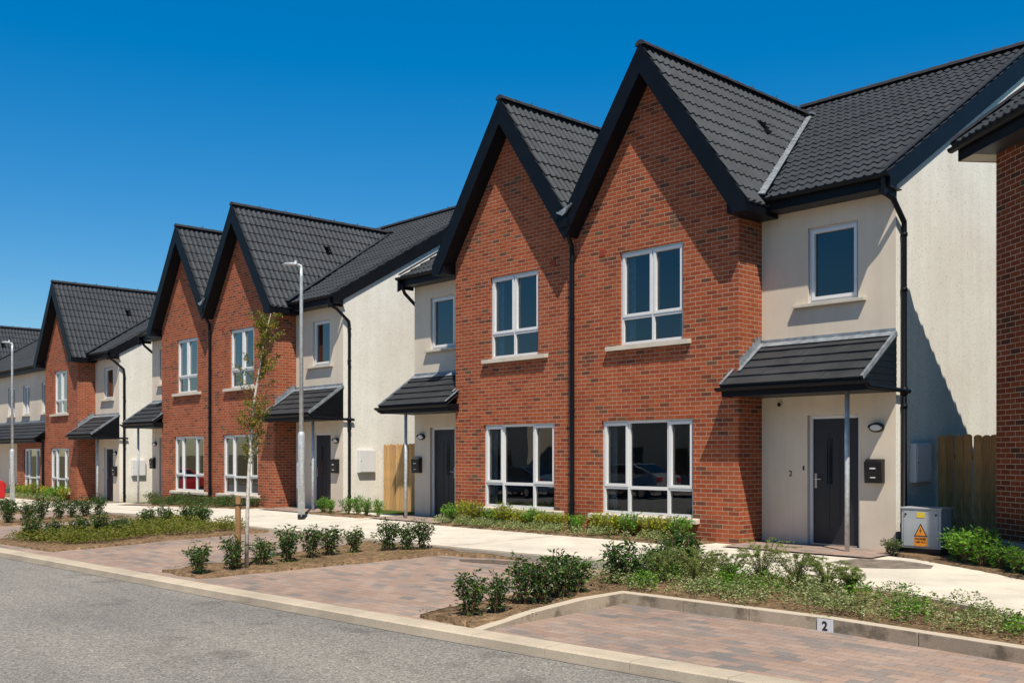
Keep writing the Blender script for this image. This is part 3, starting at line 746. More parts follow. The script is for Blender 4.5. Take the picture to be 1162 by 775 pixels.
def bay_wall(B, x0, x1, holes, gables, zside=5.66):
    w = MB(); f = lambda u, z: (u, 0, z)
    wall_cells(w, [x0, x1], [-.5, 5.3], holes, f)
    top = []
    if gables == 2:
        pts = [(-BW, 5.3), (BW, 5.3), (BW, AZ-.1-GP*(BW-AX)), (AX, AZ-.1), (0, AZ-.1-GP*AX), (-AX, AZ-.1), (-BW, AZ-.1-GP*(BW-AX))]
        w.poly([(a, 0, z) for a, z in pts])
    elif gables == 1:
        w.poly([(a, 0, z) for a, z in [(x0, 5.3), (BW, 5.3), (BW, AZ-.1-GP*(BW-AX)), (AX, AZ-.1), (x0, AZ-.1-GP*(AX-x0))]])
    for h in holes: reveals(w, h, 0, .14)
    for xx in (x0, x1): w.poly([(xx, 0, -.5), (xx, RC+.05, -.5), (xx, RC+.05, zside), (xx, 0, zside)])
    return w.build('brick_wall', 'brick', B)

def recess_wall(B, m):
    w = MB(); f = lambda u, z: (u, RC, z)
    wall_cells(w, [BW, HW], [-.5, EZ-.1], [ENW, DR], f); reveals(w, ENW, RC, .10); reveals(w, DR, RC, .10)
    return w.build('rendered_wall', 'render', B, m)

def gf_window(B, m, seed=0):
    return window(B, GF, 0, [1.26, 2.18], .87, [0, 2] , m, sillh=(.36, 2.90), curtain=(-1,) if seed % 2 else (1,), seed=seed)
def up_window(B, m, seed=0):
    return window(B, UP, 0, [1.83], 4.0, [0, 1], m, sillh=(.80, 2.72), curtain=(1, -1), seed=seed)

def make_semi(name):
    B = empty(name)
    bay_wall(B, -BW, BW, [GF, flipx(GF, -1), UP, flipx(UP, -1)], 2)
    for m in (1, -1):
        gf_window(B, m, 1 if m > 0 else 2); up_window(B, m)
        recess_wall(B, m); entry(B, m)
        mt = side_wall(B, m)
        main_eave(B, BW+.36, HW+.1, m)
        MB().box(.585, .715, -.012, -.001, 5.22, 5.33).build('air_brick', 'brick_vent', B, m)
    gable_roof(B, AX, 0.0, 4.06); gable_roof(B, -AX, -4.06, 0.0)
    main_roof(B, -HW-.055, HW+.055, [-AX, AX])
    bk = MB(); bk.poly([(-HW, DEP, -.5), (HW, DEP, -.5), (HW, DEP, EZ), (-HW, DEP, EZ)]); bk.build('rear_wall', 'render', B)
    d = MB(); d.tube([(0, -.30, 5.95), (0, -.28, 5.72), (-.07, -.09, 5.50), (-.07, -.075, 5.3), (-.07, -.075, 0.0)], .047, 10)
    for z in (.5, 2.3, 4.1, 5.2): d.tube([(-.07, -.075, z), (-.07, -.075, z+.05)], .057, 10)
    d.box(-.10, .10, -.40, -.20, 5.82, 5.98)
    d.build('downpipe', 'black', B)
    l = MB(); l.prism([(-.16, -.42, 6.10), (.02, -.44, 6.02), (.22, -.42, 6.22), (.20, -.2, 6.20), (0, -.2, 6.05), (-.15, -.2, 6.14)], (0, 0, .02)); l.build('valley_outlet', 'lead', B)
    return B
M['wood_stake'] = wood_mat('stake_timber', (.36, .19, .08))
M['brick_vent'] = plain('red_air_brick', (.30, .045, .02), .8, var=.2, scale=40)

def make_lean(name):
    """end-of-row block: one gabled house and a lower-fronted neighbour under one main roof"""
    B = empty(name); XL = -19.2; GC = -14.9
    holes_g = [GF, flipx(GF, -1)]
    w = MB(); f = lambda u, z: (u, 0, z)
    wall_cells(w, [-BW, 0], [-.5, 2.45], [flipx(GF, -1)], f); wall_cells(w, [0, BW], [-.5, 5.3], [GF, UP], f)
    w.poly([(a, 0, z) for a, z in [(0, 5.3), (BW, 5.3), (BW, AZ-.1-GP*(BW-AX)), (AX, AZ-.1), (0, AZ-.1-GP*AX)]])
    for h in holes_g + [UP]: reveals(w, h, 0, .14)
    w.poly([(BW, 0, -.5), (BW, RC+.05, -.5), (BW, RC+.05, 5.66), (BW, 0, 5.66)])
    w.poly([(0, 0, 2.45), (0, RC, 2.45), (0, RC, 5.9), (0, 0, 5.9)]); w.poly([(-BW, 0, -.5), (-BW, RC, -.5), (-BW, RC, 2.45), (-BW, 0, 2.45)])
    w.build('brick_wall', 'brick', B); w = MB()
    g1, g2 = (GC-1.0, GC+1.0, .375, 2.11), (GC-.75, GC+.75, 3.5, 5.2)
    wall_cells(w, [GC-1.83, GC+1.83], [-.5, 5.3], [g1, g2], f)
    w.poly([(a, 0, z) for a, z in [(GC-1.83, 5.3), (GC+1.83, 5.3), (GC+1.83, AZ-.1-GP*1.83), (GC, AZ-.1), (GC-1.83, AZ-.1-GP*1.83)]])
    for xx in (GC-1.83, GC+1.83): w.poly([(xx, 0, -.5), (xx, RC+.05, -.5), (xx, RC+.05, 5.66), (xx, 0, 5.66)])
    for h in (g1, g2): reveals(w, h, 0, .14)
    w.build('brick_wall', 'brick', B)
    window(B, g1, 0, [GC-.35, GC+.35], .87, [0, 2], 1, sillh=(GC-1.15, GC+1.15)); window(B, g2, 0, [GC], 4.0, [0, 1], 1, sillh=(GC-.9, GC+.9))
    gf_window(B, 1, 1); gf_window(B, -1, 2); up_window(B, 1)
    recess_wall(B, 1); entry(B, 1); side_wall(B, 1)
    main_eave(B, BW+.36, HW+.1, 1); main_eave(B, .36, -GC-2.25, -1); main_eave(B, -GC+2.25, -XL+.1, -1)
    h1 = (-7.35, -6.35, 3.65, 5.0); h2 = (-5.15, -4.25, 3.65, 5.0); h3 = (-2.6, -1.7, 3.65, 5.0); dd = (-5.48, -4.56, 0, 2.12)
    w = MB(); f = lambda u, z: (u, RC, z)
    wall_cells(w, [XL, 0], [-.5, EZ-.1], [h1, h2, h3, dd], f)
    for h in (h1, h2, h3, dd): reveals(w, h, RC, .10)
    w.build('rendered_wall', 'render', B)
    for h in (h1, h2, h3): window(B, h, RC, [(h[0]+h[1])/2], None, [0, 1], 1, sillh=(h[0]-.12, h[1]+.12), siz=.06)
    MB().box(dd[0]+.06, dd[1]-.06, RC+.1, RC+.15, .0, 2.06).build('door', 'door', B)
    # long lean-to roof
    LX = GC + 1.84
    yw, ye, zw, ze, n = RC, -.42, 3.28, 2.52, 5
    S = Vector((0, yw-ye, zw-ze)); SL = S.length; S.normalize(); NV = Vector((0, -S.z, S.y)); t = MB(); rh = SL/n
    for i in range(n):
        xx = LX - (.16 if i % 2 else 0)
        while xx < -.02:
            a_, b_ = max(xx, LX), min(xx+.327, -.02); xx += .33
            P = lambda q, s, h: tuple(Vector((q, ye, ze)) + S*s + NV*h)
            t.poly([P(a_, i*rh, .034), P(b_, i*rh, .034), P(b_, (i+1)*rh+.01, .004), P(a_, (i+1)*rh+.01, .004)]); t.poly([P(a_, i*rh, -.012), P(b_, i*rh, -.012), P(b_, i*rh, .034), P(a_, i*rh, .034)])
    C = t.build('lean_to_roof', 'slate', B)
    fa = MB(); fa.box(LX, -.02, ye+.05, ye+.07, 2.34, 2.5); fa.box(LX, -.02, ye+.07, -.004, 2.36, 2.375); fa.box(LX, -BW, -.004, RC-.003, 2.36, 2.375); gutter_mesh(fa, LX, .0, ye, 2.49)
    fa.build('fascia', 'black', C)
    fl = MB(); fl.box(LX, -.01, RC-.012, RC-.002, zw, zw+.09); fl.build('flashing', 'lead', C)
    gable_roof(B, AX, -.30, 4.06, 'tile'); gable_roof(B, GC, GC-2.2, GC+2.2, 'tile')
    main_roof(B, XL-.055, HW+.055, [AX, GC])
    w = MB(); w.poly([(XL, RC, -.5), (XL, DEP, -.5), (XL, DEP, EZ-.05), (XL, RY, RZ-.04), (XL, RC, EZ+(RC-EY)*MP-.04)]); w.poly([(XL, DEP, -.5), (HW, DEP, -.5), (HW, DEP, EZ), (XL, DEP, EZ)])
    w.build('rear_wall', 'render', B)
    d = MB(); d.tube([(-.07, -.075, 2.5), (-.07, -.075, 0)], .047, 10); d.build('downpipe', 'black', B)
    MB().box(.585, .715, -.012, -.001, 5.22, 5.33).build('air_brick', 'brick_vent', B)
    return B

X1, X2, X3 = -13.39, -28.67, -43.8
D0 = 14.13
S1 = make_semi('semi_detached_house'); S1.location = (X1, D0, 0)
tag(S1, 'nearest pair of red brick houses with two steep gables and pebble dashed end', 'house', 'semi-detached brick houses along the street')
S2 = copy_tree(S1); S2.location = (X2, D0, -.055)
tag(S2, 'middle pair of twin gabled brick houses behind the young tree and tall lamp post', 'house', 'semi-detached brick houses along the street')
kk = [S2]
while kk:
    q = kk.pop(); kk += [c for c in bpy.data.objects if c.parent == q]
    if q.name.startswith('valley_lead'): q.material_slots[0].link = 'OBJECT'; q.material_slots[0].material = M['tile']
S3 = make_lean('terraced_house'); S3.location = (X3, D0, -.38)
tag(S3, 'farthest brick house at the left, with one gable and a long lean-to roof beside it', 'house')

# fixtures screwed to the walls: lamps, letter boxes, meter cupboards
def wall_lamp(loc, label):
    o = empty('wall_lamp', loc); seg = 24
    b = MB(); P = lambda rx, rz, y: [(rx*cos(2*pi*k/seg), y, rz*sin(2*pi*k/seg)) for k in range(seg)]
    b.prism(P(.125, .075, 0), (0, -.05, 0)); b.build('lamp_body', 'blackmetal', o, bevel=.008)
    l = MB(); i = len(l.v); l.v += P(.10, .052, -.051) + P(.085, .042, -.078)
    l.f.append(tuple(range(seg, 2*seg))); 
    for k in range(seg): l.f.append((k, (k+1) % seg, seg + (k+1) % seg, seg + k))
    l.build('lens', 'opal', o, smooth=False)
    h = MB(); h.prism([(.118*cos(pi*k/12), -.04, .066*sin(pi*k/12)) for k in range(13)] + [(.1*cos(pi*k/12), -.04, .02+.03*sin(pi*k/12)) for k in range(12, -1, -1)], (0, -.055, 0)); h.build('hood', 'blackmetal', o)
    tag(o, label, 'wall lamp', 'bulkhead lamps beside the front doors')
def letter_box(loc, label):
    o = empty('letter_box', loc); b = MB()
    b.prism([(-.145, 0, -.185), (-.145, -.10, -.185), (-.145, -.12, .14), (-.145, -.05, .19), (-.145, 0, .19)], (.29, 0, 0)); B_ = b.build('box_body', 'blackmetal', o, bevel=.006)
    f = MB(); f.box(-.13, .13, -.124, -.12, .07, .085); f.build('flap', 'blackmetal', o)
    p = MB(); p.box(-.045, .045, -.122, -.112, .035, .055); p.box(-.04, .04, -.118, -.106, -.105, -.09); p.build('name_plate', 'plate', o)
    tag(o, label, 'letter box', 'black letter boxes beside the front doors')
def meter_box(loc, m, label, h=.62, w=.53):
    o = empty('meter_cupboard', loc); b = MB()
    b.box(0, .11, 0, w, 0, h); b.build('cupboard_body', 'upvc', o, m, bevel=.01)
    d = MB(); d.box(.111, .120, .025, w-.025, .025, h-.025); dd = d.build('door', 'upvc', o, m, bevel=.004)
    MB().tube([(.12, .06, h/2), (.126, .06, h/2)], .012, 8).build('lock', 'blackmetal', dd, m)
    tag(o, label, 'meter box', 'white meter cupboards on the gable walls')
FX = [(X1, 0, 1, 'nearest house'), (X1, 0, -1, 'left half of the nearest pair'), (X2, -.055, 1, 'right half of the middle pair'), (X2, -.055, -1, 'left half of the middle pair'), (X3, -.38, 1, 'farthest gabled house')]
for X, dz, m, nm in FX:
    wall_lamp((X + m*5.78, D0+RC, dz+1.90), 'black oval wall lamp beside the door of the ' + nm)
    letter_box((X + m*(5.76 if m > 0 else 5.93), D0+RC-.001, dz+1.22), 'black letter box mounted beside the door of the ' + nm)
    if m > 0 or X == X1: pass
    if m > 0: meter_box((X + m*HW, D0+1.13, dz+1.04), m, 'white meter cupboard on the gable wall of the ' + nm)
text_mesh('house_number', '2', .13, 'ink', S1, (4.25, RC-.004, 1.16), (radians(90), 0, 0), .002)

# ------------------------------------------------------------------ neighbour house at the right edge
NB = empty('brick_house', (-5.73, 14.60, 0), radians(-37.2))
tag(NB, 'shaded red brick house at the right edge, with its eave and gutter just in view', 'house')
w = MB(); f = lambda u, z: (u, 0, z)
hw = (2.9, 4.8, .8, 2.2); hw2 = (3.1, 4.5, 3.6, 5.1)
wall_cells(w, [0, 8], [.28, 5.76], [hw, hw2], f); reveals(w, hw, 0, .14); reveals(w, hw2, 0, .14)
w.poly([(0, 0, .28), (0, 9, .28), (0, 9, 5.76), (0, 0, 5.76)]); w.poly([(8, 0, .28), (8, 9, .28), (8, 9, 5.76), (8, 0, 5.76)]); w.poly([(0, 9, .28), (8, 9, .28), (8, 9, 5.76), (0, 9, 5.76)])
w.build('brick_wall', 'brick_shade', NB)
window(NB, hw, 0, [3.5, 4.2], 1.2, [0, 2], 1, sillh=(2.7, 5.0)); window(NB, hw2, 0, [3.8], 4.0, [0, 1], 1, sillh=(2.95, 4.65))
p = MB(); p.box(-.03, 8.03, -.03, 9.03, -.5, .285); p.build('plinth', 'kerb', NB)
t = MB(); E0, E1, EP = -.42, 8.42, .82; ez = 5.93
rows = 17; half = (E1-E0)/2; sl = half*sqrt(1+EP*EP); rh = sl/rows
def hip(O, A, Sdir, length):
    S = Vector((Sdir[0], Sdir[1], EP)).normalized(); NV = Vector((-Sdir[0]*S.z, -Sdir[1]*S.z, S.length)); NV = (Vector((0,0,1)) - S*S.z).normalized()
    hs = sqrt(S.x**2 + S.y**2)
    tiled_slope(t, O, A, S, NV, rows, rh, lambda s: s*hs, lambda s: max(length - s*hs, s*hs+.0), seg=6)
hip((E0, E0, ez), (1,0,0), (0,1), E1-E0); hip((E0, 9.42, ez), (0,-1,0), (1,0), 9.42-E0); hip((E1, E0, ez), (0,1,0), (-1,0), 9.42-E0); hip((E1, 9.42, ez), (-1,0,0), (0,-1), E1-E0)
RF = t.build('roof', 'tile', NB)
r = MB()
zt = ez + EP*half
for px_, py_, qy_ in ((E0, E0, E0+half), (E1, E0, E0+half), (E0, 9.42, 9.42-half)):
    r = MB(); ridge_run(r, (px_, py_, ez+.05), (4.0, qy_, zt+.05), .10); r.build('hip_tiles', 'ridge', RF)
fa = MB()
fa.box(E0+.06, E1-.06, E0+.06, E0+.08, ez-.24, ez-.02); fa.box(E0+.06, E0+.08, E0+.08, 9.36, ez-.24, ez-.02); fa.box(E1-.08, E1-.06, E0+.08, 9.36, ez-.24, ez-.02); fa.build('fascia', 'black', NB)
s = MB(); s.box(-.003, E1-.08, E0+.08, -.003, ez-.235, ez-.22); s.build('soffit', 'soffit', NB); s = MB(); s.box(E0+.08, -.004, E0+.08, 9.3, ez-.235, ez-.22); s.build('soffit', 'sill', NB)  # one soffit: shaded front painted dark, lit end painted pale
g = MB(); gutter_mesh(g, E0-.02, E1+.02, E0+.0, ez-.04); g.build('gutter', 'black', NB)

# ------------------------------------------------------------------ houses across the road (for window reflections and blocking low sky)
def opposite(name, X, lab, hgt=5.4):
    B = empty(name, (X, -15.5, -.25), pi); 
    w = MB(); wall_cells(w, [-6, 6], [-.4, hgt], [(-4.6,-2.6,.5,2.1), (2.6,4.6,.5,2.1), (-4.4,-2.9,3.4,4.8), (2.9,4.4,3.4,4.8), (-.5,.5,0,2.1)], lambda u, z: (u, 0, z))
    w.poly([(-6,0,-.4),(-6,8,-.4),(-6,8,hgt),(-6,4,hgt+2.4),(-6,0,hgt)]); w.poly([(6,0,-.4),(6,8,-.4),(6,8,hgt),(6,4,hgt+2.4),(6,0,hgt)]); w.poly([(-6,8,-.4),(6,8,-.4),(6,8,hgt),(-6,8,hgt)])
    w.build('unseen_front_wall', 'render', B)
    r = MB(); r.prism([(-6.2,-.3,hgt-.15),(-6.2,4,hgt+2.45),(-6.2,8.3,hgt-.15),(-6.2,8.3,hgt-.3),(-6.2,4,hgt+2.3),(-6.2,-.3,hgt-.3)], (12.4,0,0)); r.build('roof', 'tile', B)
    for h in ((-4.6,-2.6,.5,2.1), (2.6,4.6,.5,2.1), (-4.4,-2.9,3.4,4.8), (2.9,4.4,3.4,4.8)): window(B, h, 0, [(h[0]+h[1])/2], None, [0], 1, sillh=(h[0]-.1, h[1]+.1))
    MB().box(-.46, .46, .05, .1, 0, 2.08).build('door', 'door', B)
    tag(B, lab, 'house', 'unseen rendered houses across the road'); return B
for i, X in enumerate((23, 8, -7, -22, -37, -52, -67)):  # rightmost ones are unseen, added to block low sky light from the facades
    opposite('unseen_facing_house', X, 'plain rendered house across the road, out of view, for window reflections and sky blocking')

# ------------------------------------------------------------------ fences
def fence(name, x0, x1, Y, z, mat, label, hgt=1.8, w=.128, gap=.012, seed=1):
    F = empty(name, (x0, Y, z)); rnd = random.Random(seed); x = .01; i = 0
    while x + w < x1-x0:
        p = MB(); hh = hgt + rnd.uniform(-.012, .012); pts = [(0, 0), (w, 0), (w, hh-.045)] + [(w/2 + w/2*cos(a), hh-.045 + .045*sin(a)) for a in [pi*k/8 for k in range(1, 8)]] + [(0, hh-.045)]
        p.prism([(a, 0, b) for a, b in pts], (0, .02, 0)); o = p.build('picket', mat, F, loc=(x, rnd.uniform(-.004, .004), 0)); o.rotation_euler = (0, rnd.uniform(-.006, .006), 0)
        x += w + gap + rnd.uniform(-.006, .008); i += 1
    r = MB(); 
    for zz in (.35, 1.4): r.box(0, x1-x0, .03, .075, zz, zz+.09)
    r.build('rail', mat, F)
    tag(F, label, 'fence'); return F
fence('timber_fence', -7.30, -5.35, 16.22, 0.0, 'wood_old', 'brown picket fence between the nearest gable wall and the shaded brick house')
F2 = fence('timber_fence', -22.55, -19.9, 16.1, -.04, 'wood_new', 'pale new timber fence closing the gap behind the left porch of the nearest pair', seed=4)
F3 = fence('timber_fence', -37.7, -34.8, 16.3, -.3, 'wood_new', 'distant pale timber fence between the farthest house and the middle pair', seed=7)

# ------------------------------------------------------------------ electricity cabinet
K = empty('electricity_cabinet', (X1+6.30, D0+.42, -.03))
tag(K, 'grey metal electricity cabinet with a yellow warning triangle, by the corner downpipe', 'utility cabinet')
MB().box(0, .60, 0, .36, .12, .70).build('cabinet_body', 'cab', K, bevel=.006)
MB().box(-.02, .62, -.02, .38, .70, .725).build('cabinet_top', 'cab', K, bevel=.005)
MB().box(.02, .58, .02, .34, 0, .12).build('base', 'blackmetal', K)
MB().box(.035, .565, -.008, -.001, .15, .675).build('door', 'cab', K, bevel=.003)
lk = MB(); 
for x in (.07, .53): lk.tube([(x, -.001, .62), (x, -.02, .62)], .016, 10)
lk.build('lock', 'blackmetal', K)
MB().box(.24, .36, -.013, -.0085, .575, .655).build('rating_label', 'yellow', K)
ws = MB(); ws.prism([(.20, -.0085, .30), (.40, -.0085, .30), (.30, -.0085, .49)], (0, -.004, 0)); W_ = ws.build('warning_sign', 'ink', K)
MB().prism([(.222, -.013, .312), (.378, -.013, .312), (.30, -.013, .462)], (0, -.002, 0)).build('triangle_field', 'orange', W_)
MB().box(.205, .395, -.0125, -.0085, .155, .288).build('text_panel', 'orange', W_)
MB().prism([(.305, -.0155, .44), (.285, -.0155, .375), (.302, -.0155, .378), (.290, -.0155, .325), (.318, -.0155, .392), (.302, -.0155, .389)], (0, -.002, 0)).build('bolt_symbol', 'ink', W_)
text_mesh('lettering', 'DANGER', .042, 'ink', K, (.30, -.0135, .262), (radians(90), 0, 0), .001)
text_mesh('lettering', 'KEEP OUT', .032, 'ink', K, (.30, -.0135, .215), (radians(90), 0, 0), .0005)

# bay number plate on the raised kerb
NP = empty('bay_number_plate', (-5.06, 8.79+.032, -.17), radians(-3))
tag(NP, 'small white number 2 plate fixed to the face of the raised bay kerb', 'number plate')
MB().box(-.085, .085, -.012, -.002, -.068, .062).build('plate', 'plate', NP)
text_mesh('numeral', '2', .12, 'ink', NP, (0, -.0135, -.008), (radians(90), 0, 0), .004)

# ------------------------------------------------------------------ street lamps
def lamp(loc, top, label, az):
    o = empty('street_lamp', loc)
    c = MB(); c.tube([(0,0,.0),(0,0,.12)], .087, 16); c.build('base_band', 'blackmetal', o, smooth=True)
    c = MB(); c.tube([(0,0,.12),(0,0,1.98),(0,0,2.04),(0,0,2.08)], [.084,.084,.076,.050], 16); d = c.build('lamp_base', 'galv', o, smooth=True)
    MB().box(-.05, .05, -.094, -.08, .75, 1.35).build('access_door', 'galv', d)
    c = MB(); c.tube([(0,0,2.06),(0,0,top-.25),(0,0,top)], [.050,.038,.034], 14); c.build('pole', 'galv', o, smooth=True)
    h = MB(); dx, dy = cos(az), sin(az)
    h.tube([(0,0,top-.05),(0,0,top+.03),(dx*.06,dy*.06,top+.06),(dx*.14,dy*.14,top+.07)], .028, 10); h.build('arm', 'galv', o, smooth=True)
    g = MB(); nx, ny = -dy, dx
    prof = [(.10,.035,.0),(.16,.07,.035),(.30,.085,.045),(.44,.07,.04),(.52,.025,.015)]
    for sgn in (1,):
        i0 = len(g.v)
        for s, wd, hh in prof:
            zc = top + .075 + s*.06
            for k in range(10):
                w_ = 2*pi*k/10; g.v.append((dx*s + nx*wd*cos(w_), dy*s + ny*wd*cos(w_), zc + hh*sin(w_)*(1 if sin(w_) > 0 else .5)))
        for a in range(len(prof)-1):
            for k in range(10): g.f.append((i0+a*10+k, i0+a*10+(k+1)%10, i0+(a+1)*10+(k+1)%10, i0+(a+1)*10+k))
        g.f.append(tuple(range(i0, i0+10))); g.f.append(tuple(range(i0+40, i0+50)))
    g.build('lamp_head', 'galv', o, smooth=True)
    s = MB(); s.tube([(dx*.16,dy*.16,top+.1),(dx*.16,dy*.16,top+.17)], .03, 10); s.build('sensor', 'opal', o)
    tag(o, label, 'street lamp', 'galvanised street lamps')
lamp((-20.75, 12.45, -.06), 5.95, 'tall galvanised street lamp on the path in front of the middle pair', radians(205))
lamp((-40.4, 11.85, -.40), 6.0, 'far galvanised street lamp at the left edge, in front of the lean-to roof', radians(205))

# ------------------------------------------------------------------ foliage
def leaf(mb, p, d, L_, W_, rnd, fold=.35):
    d = d.normalized(); s = d.cross(Vector((rnd.uniform(-1,1), rnd.uniform(-1,1), rnd.uniform(-.2,1)))); 
    if s.length < .01: s = Vector((1,0,0))
    s.normalize(); n = s.cross(d).normalized()
    a = p; b = p + d*L_*.5 + s*W_*.5 + n*W_*fold; c = p + d*L_ - n*L_*.12; e = p + d*L_*.5 - s*W_*.5 + n*W_*fold
    i = len(mb.v); mb.v += [tuple(a), tuple(b), tuple(c), tuple(e), tuple(p + d*L_*.52)]
    mb.f += [(i, i+1, i+4), (i+1, i+2, i+4), (i+2, i+3, i+4), (i+3, i, i+4)]
def shrub_proto(seed, h, w, nst, nlf, LL, droop=.5, lw=.36, bare=.18):
    rnd = random.Random(seed); st = MB(); lf = MB(); heads = []
    for k in range(nst):
        a = 2*pi*k/nst + rnd.uniform(-.5, .5); r = w*.5*rnd.uniform(.25, .95); hh = h*rnd.uniform(.72, 1.0)*(1 - .25*(r/(w*.5))**2)
        bx, by = .03*cos(a), .03*sin(a); tx, ty = r*cos(a), r*sin(a)
        path = [Vector((bx, by, -.03)), Vector((tx*.45 + rnd.uniform(-.02,.02), ty*.45, hh*.4)), Vector((tx*.85, ty*.85 + rnd.uniform(-.02,.02), hh*.75)), Vector((tx, ty, hh))]
        st.tube(path, [.008, .0065, .005, .003], 5, cap=False)
        n = int(nlf/nst)
        for j in range(n):
            t = bare + (1-bare)*rnd.random()**.75; q = t*3; i = min(2, int(q)); p = path[i].lerp(path[i+1], q-i)
            aa = rnd.uniform(0, 2*pi); off = rnd.uniform(.0, .055*w/.4)
            p = p + Vector((cos(aa)*off, sin(aa)*off, rnd.uniform(-.03, .03)))
            up = rnd.uniform(-droop, .65) + (.5 if t > .93 else 0)
            d = Vector((cos(aa), sin(aa), up)); L_ = LL*rnd.uniform(.65, 1.2)
            leaf(lf, p, d, L_, L_*lw, rnd)
    return st, lf
def mesh_of(mb, name, mat):
    me = bpy.data.meshes.new(name); me.from_pydata(mb.v, [], mb.f); me.materials.append(M[mat]); me.update(); return me
PROTO = {}
def protos(key, mat, specs):
    L_ = []
    for s in specs:
        st, lf = shrub_proto(*s); L_.append((mesh_of(st, 'stems', 'stem'), mesh_of(lf, 'foliage', mat)))
    PROTO[key] = L_
protos('laurel', 'leaf_dark', [(k, .56, .46, 12, 520, .078, .9, .36, .08) for k in range(1, 7)])
protos('bright', 'leaf_bright', [(k, .52, .60, 14, 460, .085, .2, .36, .08) for k in range(20, 24)])
protos('golden', 'leaf_yellow', [(k, .52, .46, 13, 560, .05, .3, .5, .1) for k in range(30, 34)])
protos('fresh', 'leaf_bright', [(k, .46, .48, 13, 520, .055, .3, .5, .1) for k in range(40, 43)])
protos('low', 'leaf_red', [(k, .34, .48, 12, 380, .055, .3, .45) for k in range(50, 54)])
def plant(key, x, y, z, sc, label, cat='shrub', group=None, name='shrub', i=None, wide=1.0):
    st, lf = PROTO[key][random.randrange(len(PROTO[key])) if i is None else i % len(PROTO[key])]
    o = empty(name, (x, y, z), random.uniform(0, 6.28)); 
    for nm, me in (('stems', st), ('foliage', lf)):
        c = bpy.data.objects.new(nm, me); COL.objects.link(c); c.parent = o
    v_ = random.uniform(.88, 1.14); o.scale = (sc*wide*v_, sc*wide*random.uniform(.9, 1.1), sc*random.uniform(.86, 1.12)); tag(o, label, cat, group); return o
ORD = ['first', 'second', 'third', 'fourth', 'fifth', 'sixth', 'seventh', 'eighth', 'ninth', 'tenth', 'eleventh', 'twelfth']
def row(key, pts, what, grp, sc, zf=zbay, off=.05, wide=1.0, name='shrub'):
    for i, p in enumerate(pts):
        s = sc*(p[2] if len(p) > 2 else 1); plant(key, p[0], p[1], zf(p[0], p[1]) + off, s, what % ORD[i], 'shrub', grp, name, i, wide)
row('laurel', [(-7.92,6.75,.84),(-7.88,7.06,.80),(-8.06,7.62,.90),(-7.98,7.86,.84),(-8.05,8.22,.94),(-8.18,8.62,.86)], '%s dark shrub from the road in the strip beside the raised bay kerb', 'shrubs in the strip beside the raised bay kerb', 1.0)
row('laurel', [(-8.22,9.42,1.12),(-7.95,9.5,.72),(-8.16,10.15,1.05),(-8.23,10.65,1.15)], '%s upright shrub from the road at the left corner of the big bed', 'upright shrubs at the corner of the big bed', 1.0, lambda x, y: -.11, 0)
row('bright', [(-8.3,11.0,.9),(-8.0,11.0,.55)], '%s bright green shrub from the left at the back corner of the big bed', 'bright shrubs at the corner of the big bed', .9, lambda x, y: -.1, 0, .6)
row('laurel', [(-13.45,6.42,1.02),(-13.45,6.92,1.0),(-13.62,7.5,1.0),(-13.68,7.98,1.05),(-13.78,8.45,1.0),(-13.94,8.9,1.12),(-13.9,9.35,.95),(-13.7,9.85,1.05),(-13.6,10.2,1.0),(-13.45,10.38,1.0)], '%s dark shrub from the road in the strip with the staked young tree', 'shrubs in the strip with the young tree', .88)
row('laurel', [(-20.75,6.45,1.1),(-20.5,6.75,1.0),(-20.55,7.3,1.1),(-20.3,7.6,1.1),(-20.2,7.95,1.0),(-21.55,9.1,1.0),(-21.8,9.6,1.0),(-21.5,10.0,1.1),(-22.0,10.5,1.05),(-21.4,10.3,1.0)], '%s dark shrub from the road in the wide yellow-green bed', 'shrubs in the wide ground cover bed', .84)
row('laurel', [(-26.4,7.1,1.1),(-26.45,7.65,1.1),(-26.6,8.15,1.1),(-26.9,8.6,1.05),(-26.85,9.0,1.05),(-26.9,9.35,1.0),(-27.0,9.7,1.0),(-27.4,10.2,1.15)], '%s dark shrub from the road in the strip before the farthest house', 'shrubs in the strip before the farthest house', .95)
row('laurel', [(-33.8,7.2),(-33.9,7.9),(-33.8,8.5),(-33.9,9.1),(-34.0,9.8)], '%s distant dark shrub from the road, at the left edge of the street', 'distant shrubs at the left edge', 1.0)
row('bright', [(-22.0,13.85,.9),(-21.6,13.8,.85),(-20.9,13.85,.95),(-20.55,13.9,.9),(-20.1,13.85,.9),(-19.7,13.9,.8)], '%s small glossy shrub from the left, on the right of the street lamp', 'small shrubs beside the street lamp', .95, zpath, .03, .75)
# beds against the brick bays
random.seed(5)
pts = [(-16.9+.42*k + random.uniform(-.05,.05), 13.85 + random.uniform(-.06,.06), random.uniform(.85,1.1)) for k in range(16)]
for i, p in enumerate(pts):
    plant('golden' if i % 3 else 'fresh', p[0], p[1], zpath(p[0], p[1])+.03, p[2]*.98, ('small golden-leaved shrub under the windows of the nearest pair' if i % 3 else 'small fresh green shrub under the windows of the nearest pair'), 'shrub', 'golden shrubs under the nearest windows' if i % 3 else 'green shrubs under the nearest windows')
for k in range(17):
    x = -32.2 + .41*k; plant('low', x + random.uniform(-.08,.08), 13.8+random.uniform(-.12,.12), zpath(x,13.8)+.03, random.uniform(.7,1.25), 'low dark green bedding shrub under the windows of the middle pair', 'shrub', 'low shrubs under the middle windows')
for k in range(12):
    x = -46.6 + .55*k; plant('golden' if k % 2 else 'fresh', x, 13.8, zpath(x,13.8)+.03, random.uniform(1.0,1.4), 'yellow-green bedding shrub under the windows of the farthest house', 'shrub', 'shrubs under the farthest windows')
